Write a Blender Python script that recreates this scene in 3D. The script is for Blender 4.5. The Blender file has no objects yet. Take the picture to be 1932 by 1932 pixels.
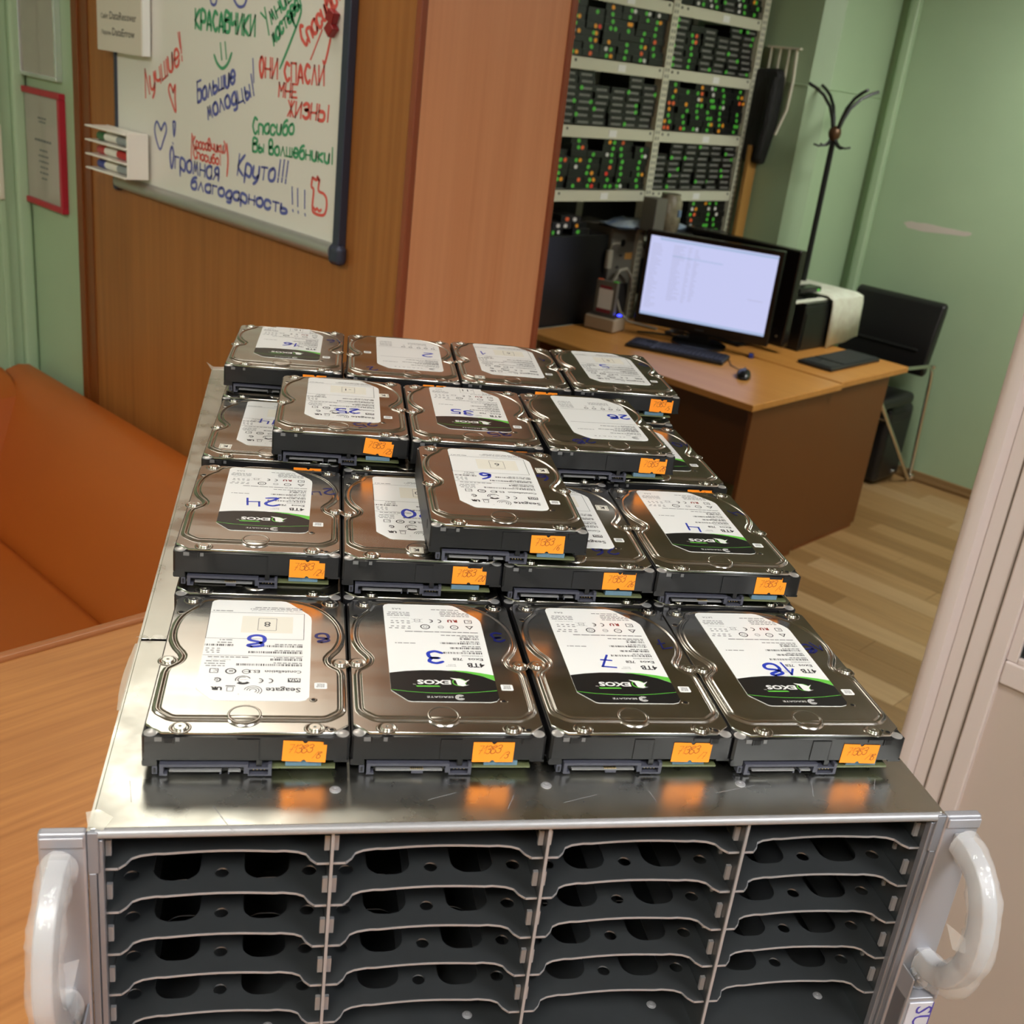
import bpy, bmesh, math, random
from mathutils import Vector, Matrix
C = bpy.context.scene
R = math.radians
random.seed(7)
# ------------------------------------------------------------------ camera, world, exposure, ceiling lamps and added fill panels
cam_d = bpy.data.cameras.new('camera'); cam = bpy.data.objects.new('camera', cam_d); C.collection.objects.link(cam)
cam_d.sensor_width = 36.0; cam_d.sensor_fit = 'HORIZONTAL'; cam_d.lens = 36.0 * 2079.77 / 1932.0
cam_d.clip_start = 0.02; cam_d.clip_end = 60
rr = Vector((0.69731820, -0.70782466, 0.11283430)); dd = Vector((-0.19708176, -0.34069941, -0.91928379)); ff = Vector((0.68913432, 0.61879574, -0.37707523))
cam.matrix_world = Matrix(((rr.x, -dd.x, -ff.x, -0.387), (rr.y, -dd.y, -ff.y, -0.308), (rr.z, -dd.z, -ff.z, 1.811), (0, 0, 0, 1)))
cam_d.dof.use_dof = True; cam_d.dof.focus_distance = 0.78; cam_d.dof.aperture_fstop = 17
C.camera = cam
w = bpy.data.worlds.new('world'); C.world = w; w.use_nodes = True
w.node_tree.nodes['Background'].inputs[0].default_value = (0.75, 0.85, 1.0, 1); w.node_tree.nodes['Background'].inputs[1].default_value = 0.6
C.view_settings.view_transform = 'Standard'; C.view_settings.look = 'None'; C.view_settings.gamma = 1.0; C.view_settings.use_curve_mapping = False
C.view_settings.exposure = 0.12
C.cycles.use_denoising = True; C.cycles.max_bounces = 8; C.cycles.sample_clamp_indirect = 6.0
CEIL = 2.78
# ceiling lamps and added fill panels: x, y, size x, size y, strength, colour
LAMPS_AND_FILLS = [(0.70, 1.62, 0.55, 0.80, 3.8, (1.0, 0.96, 0.84)),  # added dim panel standing in for the bright ceiling mirrored in drive covers
         (4.20, 0.90, 0.60, 0.60, 34.0, (1.0, 0.98, 0.92)),
         (3.10, -0.70, 0.60, 0.60, 26.0, (1.0, 0.98, 0.92)),
         (-1.20, -0.55, 0.60, 0.60, 34.0, (1.0, 0.97, 0.91)),
         (0.10, -1.70, 0.60, 1.20, 22.0, (0.97, 0.98, 1.0)),  # added cool panel standing in for window daylight behind the camera
         (-1.60, 1.70, 0.60, 0.60, 30.0, (1.0, 0.97, 0.90))]

# ------------------------------------------------------------------ helpers
def s(r, g, b):
    f = lambda c: (c / 255 / 12.92) if c / 255 <= 0.04045 else ((c / 255 + 0.055) / 1.055) ** 2.4
    return (f(r), f(g), f(b), 1)
MATS = {}
def mat(name, col, rough=0.5, metal=0.0, spec=0.5, emit=None, es=1.0, alpha=1.0, var=None, bump=None, grain=None, coat=0.0, rvar=None):
    """Principled material; var=(scale xyz, colour2, contrast) mixes a second colour with stretched noise, bump=(scale, strength)."""
    m = bpy.data.materials.new(name); m.use_nodes = True; nt = m.node_tree; N = nt.nodes; L = nt.links
    b = N['Principled BSDF']; b.inputs['Base Color'].default_value = col; b.inputs['Roughness'].default_value = rough
    b.inputs['Metallic'].default_value = metal; b.inputs['Specular IOR Level'].default_value = spec; b.inputs['Alpha'].default_value = alpha
    b.inputs['Coat Weight'].default_value = coat; b.inputs['Coat Roughness'].default_value = 0.15
    tc = N.new('ShaderNodeTexCoord')
    def noise(scale, detail=4, src='Object'):
        mp = N.new('ShaderNodeMapping'); mp.inputs['Scale'].default_value = scale if not isinstance(scale, (int, float)) else (scale,) * 3
        L.new(tc.outputs[src], mp.inputs['Vector'])
        n = N.new('ShaderNodeTexNoise'); n.inputs['Scale'].default_value = 1.0; n.inputs['Detail'].default_value = detail
        L.new(mp.outputs[0], n.inputs['Vector']); return n.outputs['Fac']
    last = None
    for v in ([var] if var and not isinstance(var, list) else (var or [])):
        fac = noise(v[0]); r = N.new('ShaderNodeMapRange'); c = v[2]
        r.inputs['From Min'].default_value = 0.5 - c; r.inputs['From Max'].default_value = 0.5 + c; L.new(fac, r.inputs[0])
        mx = N.new('ShaderNodeMix'); mx.data_type = 'RGBA'
        if last is None: mx.inputs[6].default_value = col
        else: L.new(last, mx.inputs[6])
        mx.inputs[7].default_value = v[1]; L.new(r.outputs[0], mx.inputs[0]); last = mx.outputs[2]
    if last: L.new(last, b.inputs['Base Color'])
    if rvar:
        fac = noise(rvar[0]); r = N.new('ShaderNodeMapRange'); r.inputs['From Min'].default_value = 0.35; r.inputs['From Max'].default_value = 0.65
        r.inputs['To Min'].default_value = rvar[1]; r.inputs['To Max'].default_value = rvar[2]; L.new(fac, r.inputs[0]); L.new(r.outputs[0], b.inputs['Roughness'])
    if bump:
        fac = noise(bump[0], 3); bp = N.new('ShaderNodeBump'); bp.inputs['Strength'].default_value = bump[1]; bp.inputs['Distance'].default_value = bump[2] if len(bump) > 2 else 0.001
        L.new(fac, bp.inputs['Height']); L.new(bp.outputs[0], b.inputs['Normal'])
    if emit: b.inputs['Emission Color'].default_value = emit; b.inputs['Emission Strength'].default_value = es
    m.diffuse_color = col; MATS[name] = m; return m

class MB:
    def __init__(self): self.v = []; self.f = []; self.mi = []; self.T = None
    def add(self, vs, fs, mi=0):
        o = len(self.v)
        for p in vs:
            p = Vector(p); self.v.append(self.T @ p if self.T else p)
        for f in fs: self.f.append([i + o for i in f]); self.mi.append(mi)
        return self
    def box(self, x0, y0, z0, x1, y1, z1, mi=0):
        return self.add([(x0, y0, z0), (x1, y0, z0), (x1, y1, z0), (x0, y1, z0), (x0, y0, z1), (x1, y0, z1), (x1, y1, z1), (x0, y1, z1)],
                        [(3, 2, 1, 0), (4, 5, 6, 7), (0, 1, 5, 4), (1, 2, 6, 5), (2, 3, 7, 6), (3, 0, 4, 7)], mi)
    def prism(self, pts, z0, z1, mi=0, axis='z', cap_mi=None):
        n = len(pts)
        P = {'z': lambda a, b, c: (a, b, c), 'y': lambda a, b, c: (a, c, b), 'x': lambda a, b, c: (c, a, b)}[axis]
        vs = [P(a, b, z0) for a, b in pts] + [P(a, b, z1) for a, b in pts]
        ar = sum(pts[i][0] * pts[(i + 1) % n][1] - pts[(i + 1) % n][0] * pts[i][1] for i in range(n))
        fl = (ar < 0) ^ (axis == 'y') ^ (z1 < z0)
        fs = [[i, (i + 1) % n, n + (i + 1) % n, n + i] for i in range(n)]
        caps = [list(range(n))[::-1], list(range(n, 2 * n))]
        if fl: fs = [f[::-1] for f in fs]; caps = [f[::-1] for f in caps]
        self.add(vs, fs, mi); o = len(self.v) - 2 * n
        for f in caps: self.f.append([i + o for i in f]); self.mi.append(mi if cap_mi is None else cap_mi)
        return self
    def plane(self, pts, z, mi=0):
        n = len(pts); ar = sum(pts[i][0] * pts[(i + 1) % n][1] - pts[(i + 1) % n][0] * pts[i][1] for i in range(n))
        f = list(range(n)); return self.add([(a, b, z) for a, b in pts], [f if ar > 0 else f[::-1]], mi)
    def lathe(self, prof, cx, cy, n=24, mi=0, cap0=False, cap1=True):
        vs = []; fs = []
        for r, z in prof:
            for i in range(n): vs.append((cx + r * math.cos(2 * math.pi * i / n), cy + r * math.sin(2 * math.pi * i / n), z))
        for k in range(len(prof) - 1):
            for i in range(n): fs.append([k * n + i, k * n + (i + 1) % n, (k + 1) * n + (i + 1) % n, (k + 1) * n + i])
        if cap0: fs.append(list(range(n))[::-1])
        if cap1: fs.append([(len(prof) - 1) * n + i for i in range(n)])
        return self.add(vs, fs, mi)
    def cyl(self, a, b, r, n=12, mi=0, r2=None):
        return self.tube([a, b], r, n, mi, r2=r2)
    def tube(self, pts, r, n=8, mi=0, r2=None, sx=1.0, sy=1.0, up=None):
        pts = [Vector(p) for p in pts]; vs = []; fs = []; m = len(pts)
        d0 = (pts[1] - pts[0]).normalized()
        ref = Vector(up) if up else (Vector((0, 0, 1)) if abs(d0.z) < 0.9 else Vector((1, 0, 0)))
        nx = d0.cross(ref).normalized()
        for i, p in enumerate(pts):
            t = (pts[min(i + 1, m - 1)] - pts[max(i - 1, 0)]).normalized()
            nx = (nx - t * nx.dot(t)).normalized(); ny = t.cross(nx)
            rad = r if r2 is None else r + (r2 - r) * i / (m - 1)
            if isinstance(r, (list, tuple)): rad = r[i]
            for k in range(n):
                a = 2 * math.pi * (k + 0.5) / n; vs.append(p + nx * (rad * sx * math.cos(a)) + ny * (rad * sy * math.sin(a)))
        for i in range(m - 1):
            for k in range(n): fs.append([i * n + k, i * n + (k + 1) % n, (i + 1) * n + (k + 1) % n, (i + 1) * n + k])
        fs.append(list(range(n))[::-1]); fs.append([(m - 1) * n + k for k in range(n)])
        return self.add(vs, fs, mi)
    def rbox(self, x0, y0, z0, x1, y1, z1, r, mi=0, axis='z', n=5):
        a0, b0, a1, b1, c0, c1 = {'z': (x0, y0, x1, y1, z0, z1), 'y': (x0, z0, x1, z1, y0, y1), 'x': (y0, z0, y1, z1, x0, x1)}[axis]
        return self.prism(rrect(a0, b0, a1, b1, r, n), c0, c1, mi, axis)
    def mesh(self, name, mats, smooth=40):
        me = bpy.data.meshes.new(name); me.from_pydata([tuple(p) for p in self.v], [], self.f)
        for m in mats: me.materials.append(m)
        if len(mats) > 1: me.polygons.foreach_set('material_index', self.mi)
        if smooth:
            me.polygons.foreach_set('use_smooth', [True] * len(me.polygons)); me.set_sharp_from_angle(angle=R(smooth))
        me.update(); return me
def rrect(x0, y0, x1, y1, r, n=5):
    P = []
    for cx, cy, a in ((x1 - r, y0 + r, -90), (x1 - r, y1 - r, 0), (x0 + r, y1 - r, 90), (x0 + r, y0 + r, 180)):
        for i in range(n + 1): P.append((cx + r * math.cos(R(a + 90 * i / n)), cy + r * math.sin(R(a + 90 * i / n))))
    return P
def link(name, me, parent=None, loc=None, rot=None):
    o = bpy.data.objects.new(name, me); C.collection.objects.link(o); o.parent = parent
    if loc is not None: o.location = loc
    if rot is not None: o.rotation_euler = rot
    return o
def obj(name, mb, mats, parent=None, loc=None, rot=None, bev=0.0, smooth=40, seg=2, sub=0):
    mats = mats if isinstance(mats, (list, tuple)) else [mats]
    mats = [MATS[m] if isinstance(m, str) else m for m in mats]
    o = link(name, mb.mesh(name, mats, smooth), parent, loc, rot)
    if bev:
        b = o.modifiers.new('bevel', 'BEVEL'); b.width = bev; b.segments = seg; b.limit_method = 'ANGLE'; b.angle_limit = R(50); b.harden_normals = True
    if sub:
        q = o.modifiers.new('subsurf', 'SUBSURF'); q.levels = sub; q.render_levels = sub
    return o
def tag(o, label, cat, group=None):
    o['label'] = label; o['category'] = cat
    if group: o['group'] = group
    return o
def thing(name, label, cat, loc=(0, 0, 0), rz=0.0, group=None):
    o = link(name, None, None, loc, (0, 0, rz)); o.empty_display_size = 0.05
    return tag(o, label, cat, group)
def struct(o): o['kind'] = 'structure'; return o
def cat_rom(pts, k=4):
    if len(pts) < 3: return pts
    out = []
    for i in range(len(pts) - 1):
        p0 = pts[max(i - 1, 0)]; p1 = pts[i]; p2 = pts[i + 1]; p3 = pts[min(i + 2, len(pts) - 1)]
        for j in range(k):
            t = j / k
            out.append(tuple(0.5 * (2 * p1[a] + (p2[a] - p0[a]) * t + (2 * p0[a] - 5 * p1[a] + 4 * p2[a] - p3[a]) * t * t + (3 * p1[a] - p0[a] - 3 * p2[a] + p3[a]) * t ** 3) for a in range(2)))
    out.append(pts[-1]); return out
# --- hand lettering: stroke glyphs, digit pairs "xy", baseline y=2, cap height 9
G = {'К': '02 09|49 05 42', 'Р': '02 09 39 48 46 35 05', 'А': '02 29 42|14 34', 'С': '48 29 18 06 05 13 22 32 43', 'В': '02 09 39 48 37 06 36 45 43 32 02',
 'Ч': '09 06 15 36 45|49 42', 'И': '09 02|02 49|49 42', 'У': '09 26|49 10', 'О': '29 17 15 22 32 45 47 39 29', 'Н': '02 09|49 42|05 45', 'П': '02 09|09 49|49 42',
 'Л': '02 29|29 42', 'М': '02 09|09 25|25 49|49 42', 'Е': '49 09|09 02|02 42|05 35', 'Ж': '09 42|49 02|29 22', 'З': '08 29 48 36 16 36 45 43 22 03', 'Ь': '09 02|02 32 43 45 36 06',
 'Б': '49 09|09 02|02 32 43 45 36 06', 'а': '46 26 05 03 12 32 43|46 42', 'б': '48 38 17 05 03 12 32 43 45 36 15', 'в': '02 05 08 29 38 36 05 35 44 43 32 02', 'г': '02 06|06 36',
 'д': '36 15 03 12 32 43|46 41 30 10', 'е': '04 44 45 36 16 04 03 12 32 43', 'ж': '06 42|46 02|26 22', 'и': '06 03 12 32 46|46 42', 'к': '02 06|46 04 42', 'л': '02 26|26 42', 'м': '02 16|16 23|23 36|36 42',
 'н': '02 06|46 42|04 44', 'о': '26 05 03 12 32 43 45 36 26', 'п': '02 06 36 45 42', 'р': '00 06 36 45 43 32 03', 'с': '45 36 16 05 03 12 32 43', 'т': '06 46|26 22', 'у': '06 03 22 43|46 43 31 10',
 'ц': '06 02|02 42|46 42|42 51', 'ч': '06 04 23 43|46 42', 'ш': '06 02|02 52|56 52|36 32', 'ы': '06 02 22 33 24 04|46 42', 'ь': '06 02 32 43 34 04', 'я': '42 46 26 15 24 44|24 02', 'х': '06 42|46 02',
 '!': '19 14|12 13', ')': '09 26 24 02', '(': '29 06 04 22', '0': '29 07 04 22 32 44 47 39 29', '1': '06 29|29 22', '2': '08 29 48 46 02 42', '3': '08 29 48 36 16 36 45 43 22 03', '4': '09 05|05 45|48 42',
 '5': '49 09|09 06|06 36 45 43 22 02', '6': '49 17 04 03 22 32 43 35 04', '7': '09 49|49 22|15 45', '8': '39 08 16 45 43 22 03 06 48 39', '9': '46 26 07 08 29 48 46 22', '/': '02 49', '-': '05 35'}
def stroke(mb, pls, wd, O, X, Y, n, mi=0):
    """ribbons of width wd along 2-D polylines, laid on the plane O + x X + y Y with normal n"""
    n = Vector(n)
    for pl in pls:
        if len(pl) == 1: pl = [pl[0], (pl[0][0] + 0.05, pl[0][1])]
        P = [O + X * a + Y * b for a, b in pl]; vs = []; fs = []
        e = (P[0] - P[1]).normalized() * wd * 0.35; P[0] = P[0] + e; e = (P[-1] - P[-2]).normalized() * wd * 0.35; P[-1] = P[-1] + e
        for i, p in enumerate(P):
            t = (P[min(i + 1, len(P) - 1)] - P[max(i - 1, 0)]); t = t.normalized() if t.length > 1e-9 else Vector((1, 0, 0))
            q = n.cross(t).normalized() * wd / 2
            if i in (0, len(P) - 1): q *= 0.6
            vs += [p + q, p - q]
        for i in range(len(P) - 1): fs.append([2 * i + 1, 2 * i + 3, 2 * i + 2, 2 * i])
        mb.add(vs, fs, mi)
def glyphs(txt, adv=6.0):
    out = []; x = 0.0; rnd = random.Random(txt)
    for ch in txt:
        if ch == ' ': x += 4; continue
        g = G[ch]; wdt = max(int(p[0]) for p in g.replace('|', ' ').split()); jy = rnd.uniform(-0.25, 0.25)
        for st in g.split('|'): out.append(cat_rom([(x + int(p[0]), int(p[1]) - 2 + jy) for p in st.split()]))
        x += wdt + (adv - 4.4)
    return out, x
def write(mb, txt, bl, br, tl, wd, n, mi=0):
    """hand-lettering from baseline-left bl to baseline-right br with cap height reaching tl (3-D points)"""
    pls, L = glyphs(txt); bl, br, tl = Vector(bl), Vector(br), Vector(tl)
    stroke(mb, pls, wd, bl, (br - bl) / max(L - 1.6, 1), (tl - bl) / 7.0, n, mi)
# --- printed text
FONT = None
def text_geo(txt, size, bold=0.0):
    cu = bpy.data.curves.new('t', 'FONT'); cu.body = txt; cu.size = size; cu.resolution_u = 2; cu.offset = bold
    o = bpy.data.objects.new('t', cu); C.collection.objects.link(o)
    dg = bpy.context.evaluated_depsgraph_get(); dg.update(); me = bpy.data.meshes.new_from_object(o.evaluated_get(dg))
    vs = [v.co.copy() for v in me.vertices]; fs = [list(p.vertices) for p in me.polygons]
    bpy.data.objects.remove(o); bpy.data.curves.remove(cu); bpy.data.meshes.remove(me); return vs, fs
def put_text(mb, txt, size, O, X, Y, mi=0, width=None, bold=0.0, align='l'):
    vs, fs = text_geo(txt, size, bold)
    if not vs: return
    x0 = min(v.x for v in vs); x1 = max(v.x for v in vs); k = (width / (x1 - x0)) if width else 1.0
    off = {'l': x0, 'c': (x0 + x1) / 2, 'r': x1}[align]
    mb.add([Vector(O) + Vector(X) * ((v.x - off) * k) + Vector(Y) * v.y for v in vs], fs, mi)
# ------------------------------------------------------------------ materials
wall_var = dict(var=((2.2, 2.2, 2.2), s(160, 184, 150), 0.35), bump=((55, 55, 90), 0.12, 0.002))
mat('wall_green', s(172, 196, 160), 0.42, **wall_var)
mat('ceiling_white', s(168, 168, 160), 0.8)
mat('plaster', s(205, 196, 186), 0.8, bump=((60, 60, 60), 0.3, 0.002))
mat('floor_wood', s(150, 116, 74), 0.4, var=[((26, 1.4, 4), s(112, 82, 48), 0.25), ((90, 3, 9), s(168, 134, 88), 0.4)])
mat('floor_wood_light', s(164, 132, 92), 0.4, var=[((26, 1.4, 4), s(134, 104, 68), 0.25), ((90, 3, 9), s(178, 148, 106), 0.4)])
mat('floor_wood_dark', s(132, 98, 58), 0.4, var=[((26, 1.4, 4), s(100, 72, 42), 0.25), ((90, 3, 9), s(150, 116, 70), 0.4)])
mat('baseboard_wood', s(140, 112, 74), 0.4)
mat('panel_wood', s(158, 96, 42), 0.42, var=[((9, 9, 0.5), s(126, 72, 28), 0.3), ((60, 60, 2.0), s(172, 110, 54), 0.35)])
mat('panel_edge', s(122, 64, 22), 0.4)
mat('end_wood_lit', s(214, 146, 104), 0.36, var=[((13, 13, 0.45), s(194, 120, 78), 0.22), ((70, 70, 1.6), s(218, 148, 104), 0.35)])  # wardrobe wood made paler and pinker; stronger light and glare put into colour
mat('end_edge', s(140, 70, 44), 0.3)
mat('desk_wood', s(200, 142, 72), 0.33, var=[((40, 1.4, 10), s(184, 124, 56), 0.35)])
mat('desk_panel_shaded', s(106, 62, 26), 0.42, var=[((8, 8, 0.6), s(106, 60, 22), 0.3)])  # desk laminate darkened; the shadow on the panels is put into the colour
mat('counter_wood', s(166, 108, 58), 0.45, var=[((2.2, 26, 26), s(150, 90, 42), 0.26), ((7, 120, 60), s(196, 134, 74), 0.28)], bump=((8, 160, 60), 0.1, 0.001))
mat('counter_edge', s(168, 106, 66), 0.28)
mat('leather_orange', s(180, 92, 28), 0.42, var=((3, 3, 3), s(168, 84, 26), 0.4), bump=((230, 230, 230), 0.12, 0.0006))
mat('leather_black', s(26, 25, 26), 0.38, bump=((180, 180, 180), 0.15, 0.0006))
mat('pvc', s(226, 210, 204), 0.32)
mat('pvc_panel', s(206, 188, 176), 0.5)
mat('rubber', s(110, 96, 84), 0.6)
mat('glass_dark', s(30, 44, 44), 0.06, spec=0.8)
mat('galvanized', (0.64, 0.65, 0.61, 1), 0.3, 1.0, var=[((55, 55, 55), (0.56, 0.56, 0.52, 1), 0.3), ((14, 14, 14), (0.70, 0.69, 0.62, 1), 0.3)], rvar=((40, 40, 40), 0.24, 0.36))
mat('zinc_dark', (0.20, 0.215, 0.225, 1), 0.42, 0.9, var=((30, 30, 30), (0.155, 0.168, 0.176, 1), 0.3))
mat('zinc_edge', (0.34, 0.34, 0.35, 1), 0.4, 0.35)
mat('alu_silver', (0.36, 0.36, 0.39, 1), 0.36, 0.4)
mat('alu_rail', (0.24, 0.25, 0.28, 1), 0.32, 0.45)
mat('handle_grey', s(160, 160, 163), 0.35, 0.1)
mat('film', (0.86, 0.86, 0.86, 1), 0.16, alpha=0.26, spec=0.8, bump=((90, 90, 60), 0.8, 0.003))
mat('film_flat', (0.75, 0.72, 0.62, 1), 0.15, alpha=0.45, spec=0.8)
mat('lid_metal', (0.60, 0.585, 0.545, 1), 0.2, 1.0, var=((220, 8, 40), (0.55, 0.53, 0.485, 1), 0.4), rvar=((9, 60, 30), 0.18, 0.26))
mat('screw_metal', (0.66, 0.64, 0.58, 1), 0.24, 1.0)
mat('cast_bare', (0.74, 0.73, 0.72, 1), 0.36, 0.8)
mat('cast_black', s(17, 17, 19), 0.42, spec=0.45)
mat('cast_grey', s(112, 112, 112), 0.45, 0.3)
mat('conn_grey', s(66, 67, 78), 0.5)
mat('conn_tongue', s(118, 118, 118), 0.45)
mat('conn_dark', s(12, 12, 14), 0.6)
mat('pcb_green', s(92, 98, 66), 0.45)
mat('foam_blue', s(92, 122, 140), 0.9, bump=((900, 900, 900), 0.6, 0.0006))
mat('gold', (0.8, 0.6, 0.25, 1), 0.3, 1.0)
mat('label_white', s(232, 233, 230), 0.3, spec=0.5)
mat('paper_cream', s(226, 222, 208), 0.5)
mat('ink_black', s(32, 31, 33), 0.5)
mat('ink_grey', s(120, 120, 120), 0.6)
mat('ink_red', s(132, 44, 40), 0.5)
mat('label_black', s(24, 24, 25), 0.32)
mat('label_green', s(98, 190, 66), 0.4)
mat('sticker_orange', s(255, 146, 26), 0.6)
mat('pen_ink', s(138, 72, 18), 0.6)
mat('marker_blue', s(30, 56, 176), 0.4)
mat('marker_dark', s(22, 28, 92), 0.35)
mat('board_white', s(226, 222, 214), 0.2)
mat('board_frame', s(62, 66, 84), 0.35, 0.4)
mat('board_rail', s(176, 174, 168), 0.35, 0.6)
mat('black_plastic', s(22, 22, 24), 0.42)
mat('ink_w_blue', s(92, 98, 168), 0.4); mat('ink_w_red', s(222, 92, 84), 0.4); mat('ink_w_green', s(72, 158, 112), 0.4)
mat('white_plastic', s(240, 234, 224), 0.35)
mat('pen_green', s(38, 104, 58), 0.35); mat('pen_red', s(190, 46, 48), 0.35); mat('pen_blue', s(44, 62, 150), 0.35); mat('pen_grey', s(150, 156, 158), 0.35)
mat('magnet_red', s(140, 28, 34), 0.3)
mat('frame_red', s(176, 26, 50), 0.3)
mat('frame_silver', (0.86, 0.85, 0.88, 1), 0.22, 0.85)
mat('certificate', s(214, 204, 190), 0.3)
mat('rack_cream', s(206, 206, 184), 0.45)
mat('rack_hole', s(60, 60, 54), 0.6)
mat('sheet_dark', s(34, 33, 32), 0.55)
mat('dot_green', s(86, 196, 66), 0.5); mat('dot_orange', s(240, 160, 36), 0.5); mat('dot_coral', s(236, 104, 54), 0.5); mat('dot_white', s(214, 214, 212), 0.5); mat('dot_yellow', s(206, 200, 64), 0.5); mat('dot_red', s(232, 56, 40), 0.5)
mat('strip_grey', s(150, 150, 146), 0.5)
mat('screen', s(60, 60, 70), 0.2, emit=s(190, 194, 232), es=1.0)
mat('screen_bar', s(60, 60, 70), 0.2, emit=s(160, 178, 212), es=1.0)
mat('screen_text', s(60, 60, 70), 0.2, emit=s(172, 174, 206), es=1.0)
mat('monitor_black', s(17, 17, 18), 0.25)
mat('monitor_glossy', s(24, 20, 18), 0.16)
mat('key_dark', s(46, 48, 50), 0.55)
mat('kb_black', s(32, 33, 35), 0.5)
mat('led_blue', s(20, 20, 200), 0.3, emit=(0.02, 0.03, 1.0, 1), es=9.0)
mat('dock_beige', s(166, 150, 128), 0.4)
mat('dock_top', s(60, 52, 44), 0.5)
mat('case_grey', s(112, 109, 99), 0.5, 0.2)
mat('case_dark', s(18, 18, 18), 0.4)
mat('cable_grey', s(160, 156, 140), 0.5)
mat('cable_black', s(24, 24, 24), 0.5)
mat('bag_blue', s(70, 104, 150), 0.4, var=((18, 18, 18), s(168, 180, 184), 0.2))
mat('wrap_clear', s(150, 142, 120), 0.15, spec=0.8, var=((22, 22, 22), s(100, 92, 74), 0.3), bump=((40, 40, 40), 0.8, 0.004))
mat('cloth_felt', s(226, 232, 214), 0.9, var=((28, 28, 28), s(206, 206, 188), 0.3), bump=((240, 240, 240), 0.6, 0.001))
mat('chrome', (0.75, 0.74, 0.70, 1), 0.15, 1.0)
mat('stand_black', s(30, 32, 32), 0.35, 0.2)
mat('stand_brass', s(96, 70, 48), 0.35, 0.5)
mat('fur_black', s(16, 16, 17), 0.6, bump=((90, 90, 14), 0.9, 0.01))
mat('slat_cream', s(214, 210, 190), 0.5)
mat('plank_wood', s(176, 130, 66), 0.5)
mat('lamp_or_fill_frame', s(236, 236, 236), 0.5)
mat('text_violet', s(70, 60, 150), 0.4)
mat('plate_silver', s(206, 206, 216), 0.35, 0.3)
mat('screen_led', s(200, 200, 210), 0.4)

# ------------------------------------------------------------------ room shell (metres, walls along x and y)
XW, XR, YB, YF = -3.2, 5.178, -3.6, 2.96
struct(obj('floor', MB().box(XW, YB, -0.1, XR + 0.3, 3.5, -0.012), 'floor_wood'))
fl = bpy.data.objects['floor']
pm = {}
k = 0; x = 1.45
while x < XR - 0.01:                                         # laminate planks run along y
    y = 0.0 - (k * 0.47) % 1.2
    x1 = min(x + 0.128, XR)
    while y < 2.9:
        ya, yb = max(y, -0.3), min(y + 1.2, 2.9)
        if yb - ya > 0.05:
            me = MB().box(x + 0.0008, ya + 0.0008, -0.012, x1 - 0.0008, yb - 0.0008, 0.0)
            obj('plank', me, ['floor_wood', 'floor_wood_light', 'floor_wood_dark', 'floor_wood'][random.randrange(4)], fl, smooth=0)
        y += 1.2
    x = x1; k += 1
struct(obj('ceiling', MB().box(XW, YB, CEIL, XR + 0.3, 3.5, CEIL + 0.1), 'ceiling_white'))
wr = struct(obj('wall_right', MB().box(XR, YB, 0, XR + 0.12, 3.5, CEIL), 'wall_green'))
patch = [(2.263, 1.273), (2.245, 1.281), (2.223, 1.287), (2.19, 1.2845), (2.15, 1.290), (2.109, 1.289), (2.06, 1.2865), (1.997, 1.287), (1.95, 1.2845), (1.925, 1.287), (1.904, 1.284), (1.91, 1.272), (1.936, 1.263), (1.99, 1.260), (2.044, 1.256), (2.09, 1.252), (2.155, 1.247), (2.2, 1.2505), (2.234, 1.251), (2.25, 1.262)]
obj('plaster_patch', MB().prism(patch, XR - 0.001, XR + 0.001, axis='x'), 'plaster', wr)['label'] = 'bare pale patch where the paint has come off'
obj('pipe_box', MB().rbox(XR - 0.05, 2.425, 0, XR, 2.475, CEIL, 0.012), 'wall_green', wr)
bs = struct(obj('baseboard_right', MB().box(XR - 0.016, -0.4, 0, XR, 2.53, 0.052).box(XR - 0.021, -0.4, 0.008, XR - 0.016, 2.53, 0.026), 'baseboard_wood', bev=0.003))
struct(obj('wall_back', MB().box(1.0, 3.30, 0, XR, 3.42, CEIL), 'wall_green'))
pil = struct(obj('wall_pillar', MB().prism([(XR, 2.53), (4.64, 2.53), (4.56, 2.60), (4.56, 3.30), (XR, 3.30)], 0, CEIL), 'wall_green', bev=0.006))
obj('cable', MB().tube([(4.556, 2.78, 1.862), (4.556, 2.61, 1.857), (4.632, 2.527, 1.852), (4.8, 2.527, 1.851), (5.0, 2.527, 1.846), (5.16, 2.527, 1.842)], 0.003, 6), 'wall_green', pil)
wl = struct(obj('wall_left', MB().box(1.014, 2.634, 0, 1.10, 3.0, CEIL), 'wall_green'))
wc = struct(obj('wall_corner', MB().box(XW, YF, 0, 1.014, YF + 0.1, CEIL), 'wall_green'))
obj('corner_strip', MB().rbox(0.972, 2.935, 0, 1.012, YF, CEIL, 0.01), 'wall_green', wc)
obj('corner_strip', MB().rbox(0.925, 2.95, 0, 0.945, YF, CEIL, 0.004), 'wall_green', wc)
struct(obj('wall_west', MB().box(XW - 0.1, YB, 0, XW, YF + 0.1, CEIL), 'wall_green'))
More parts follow.
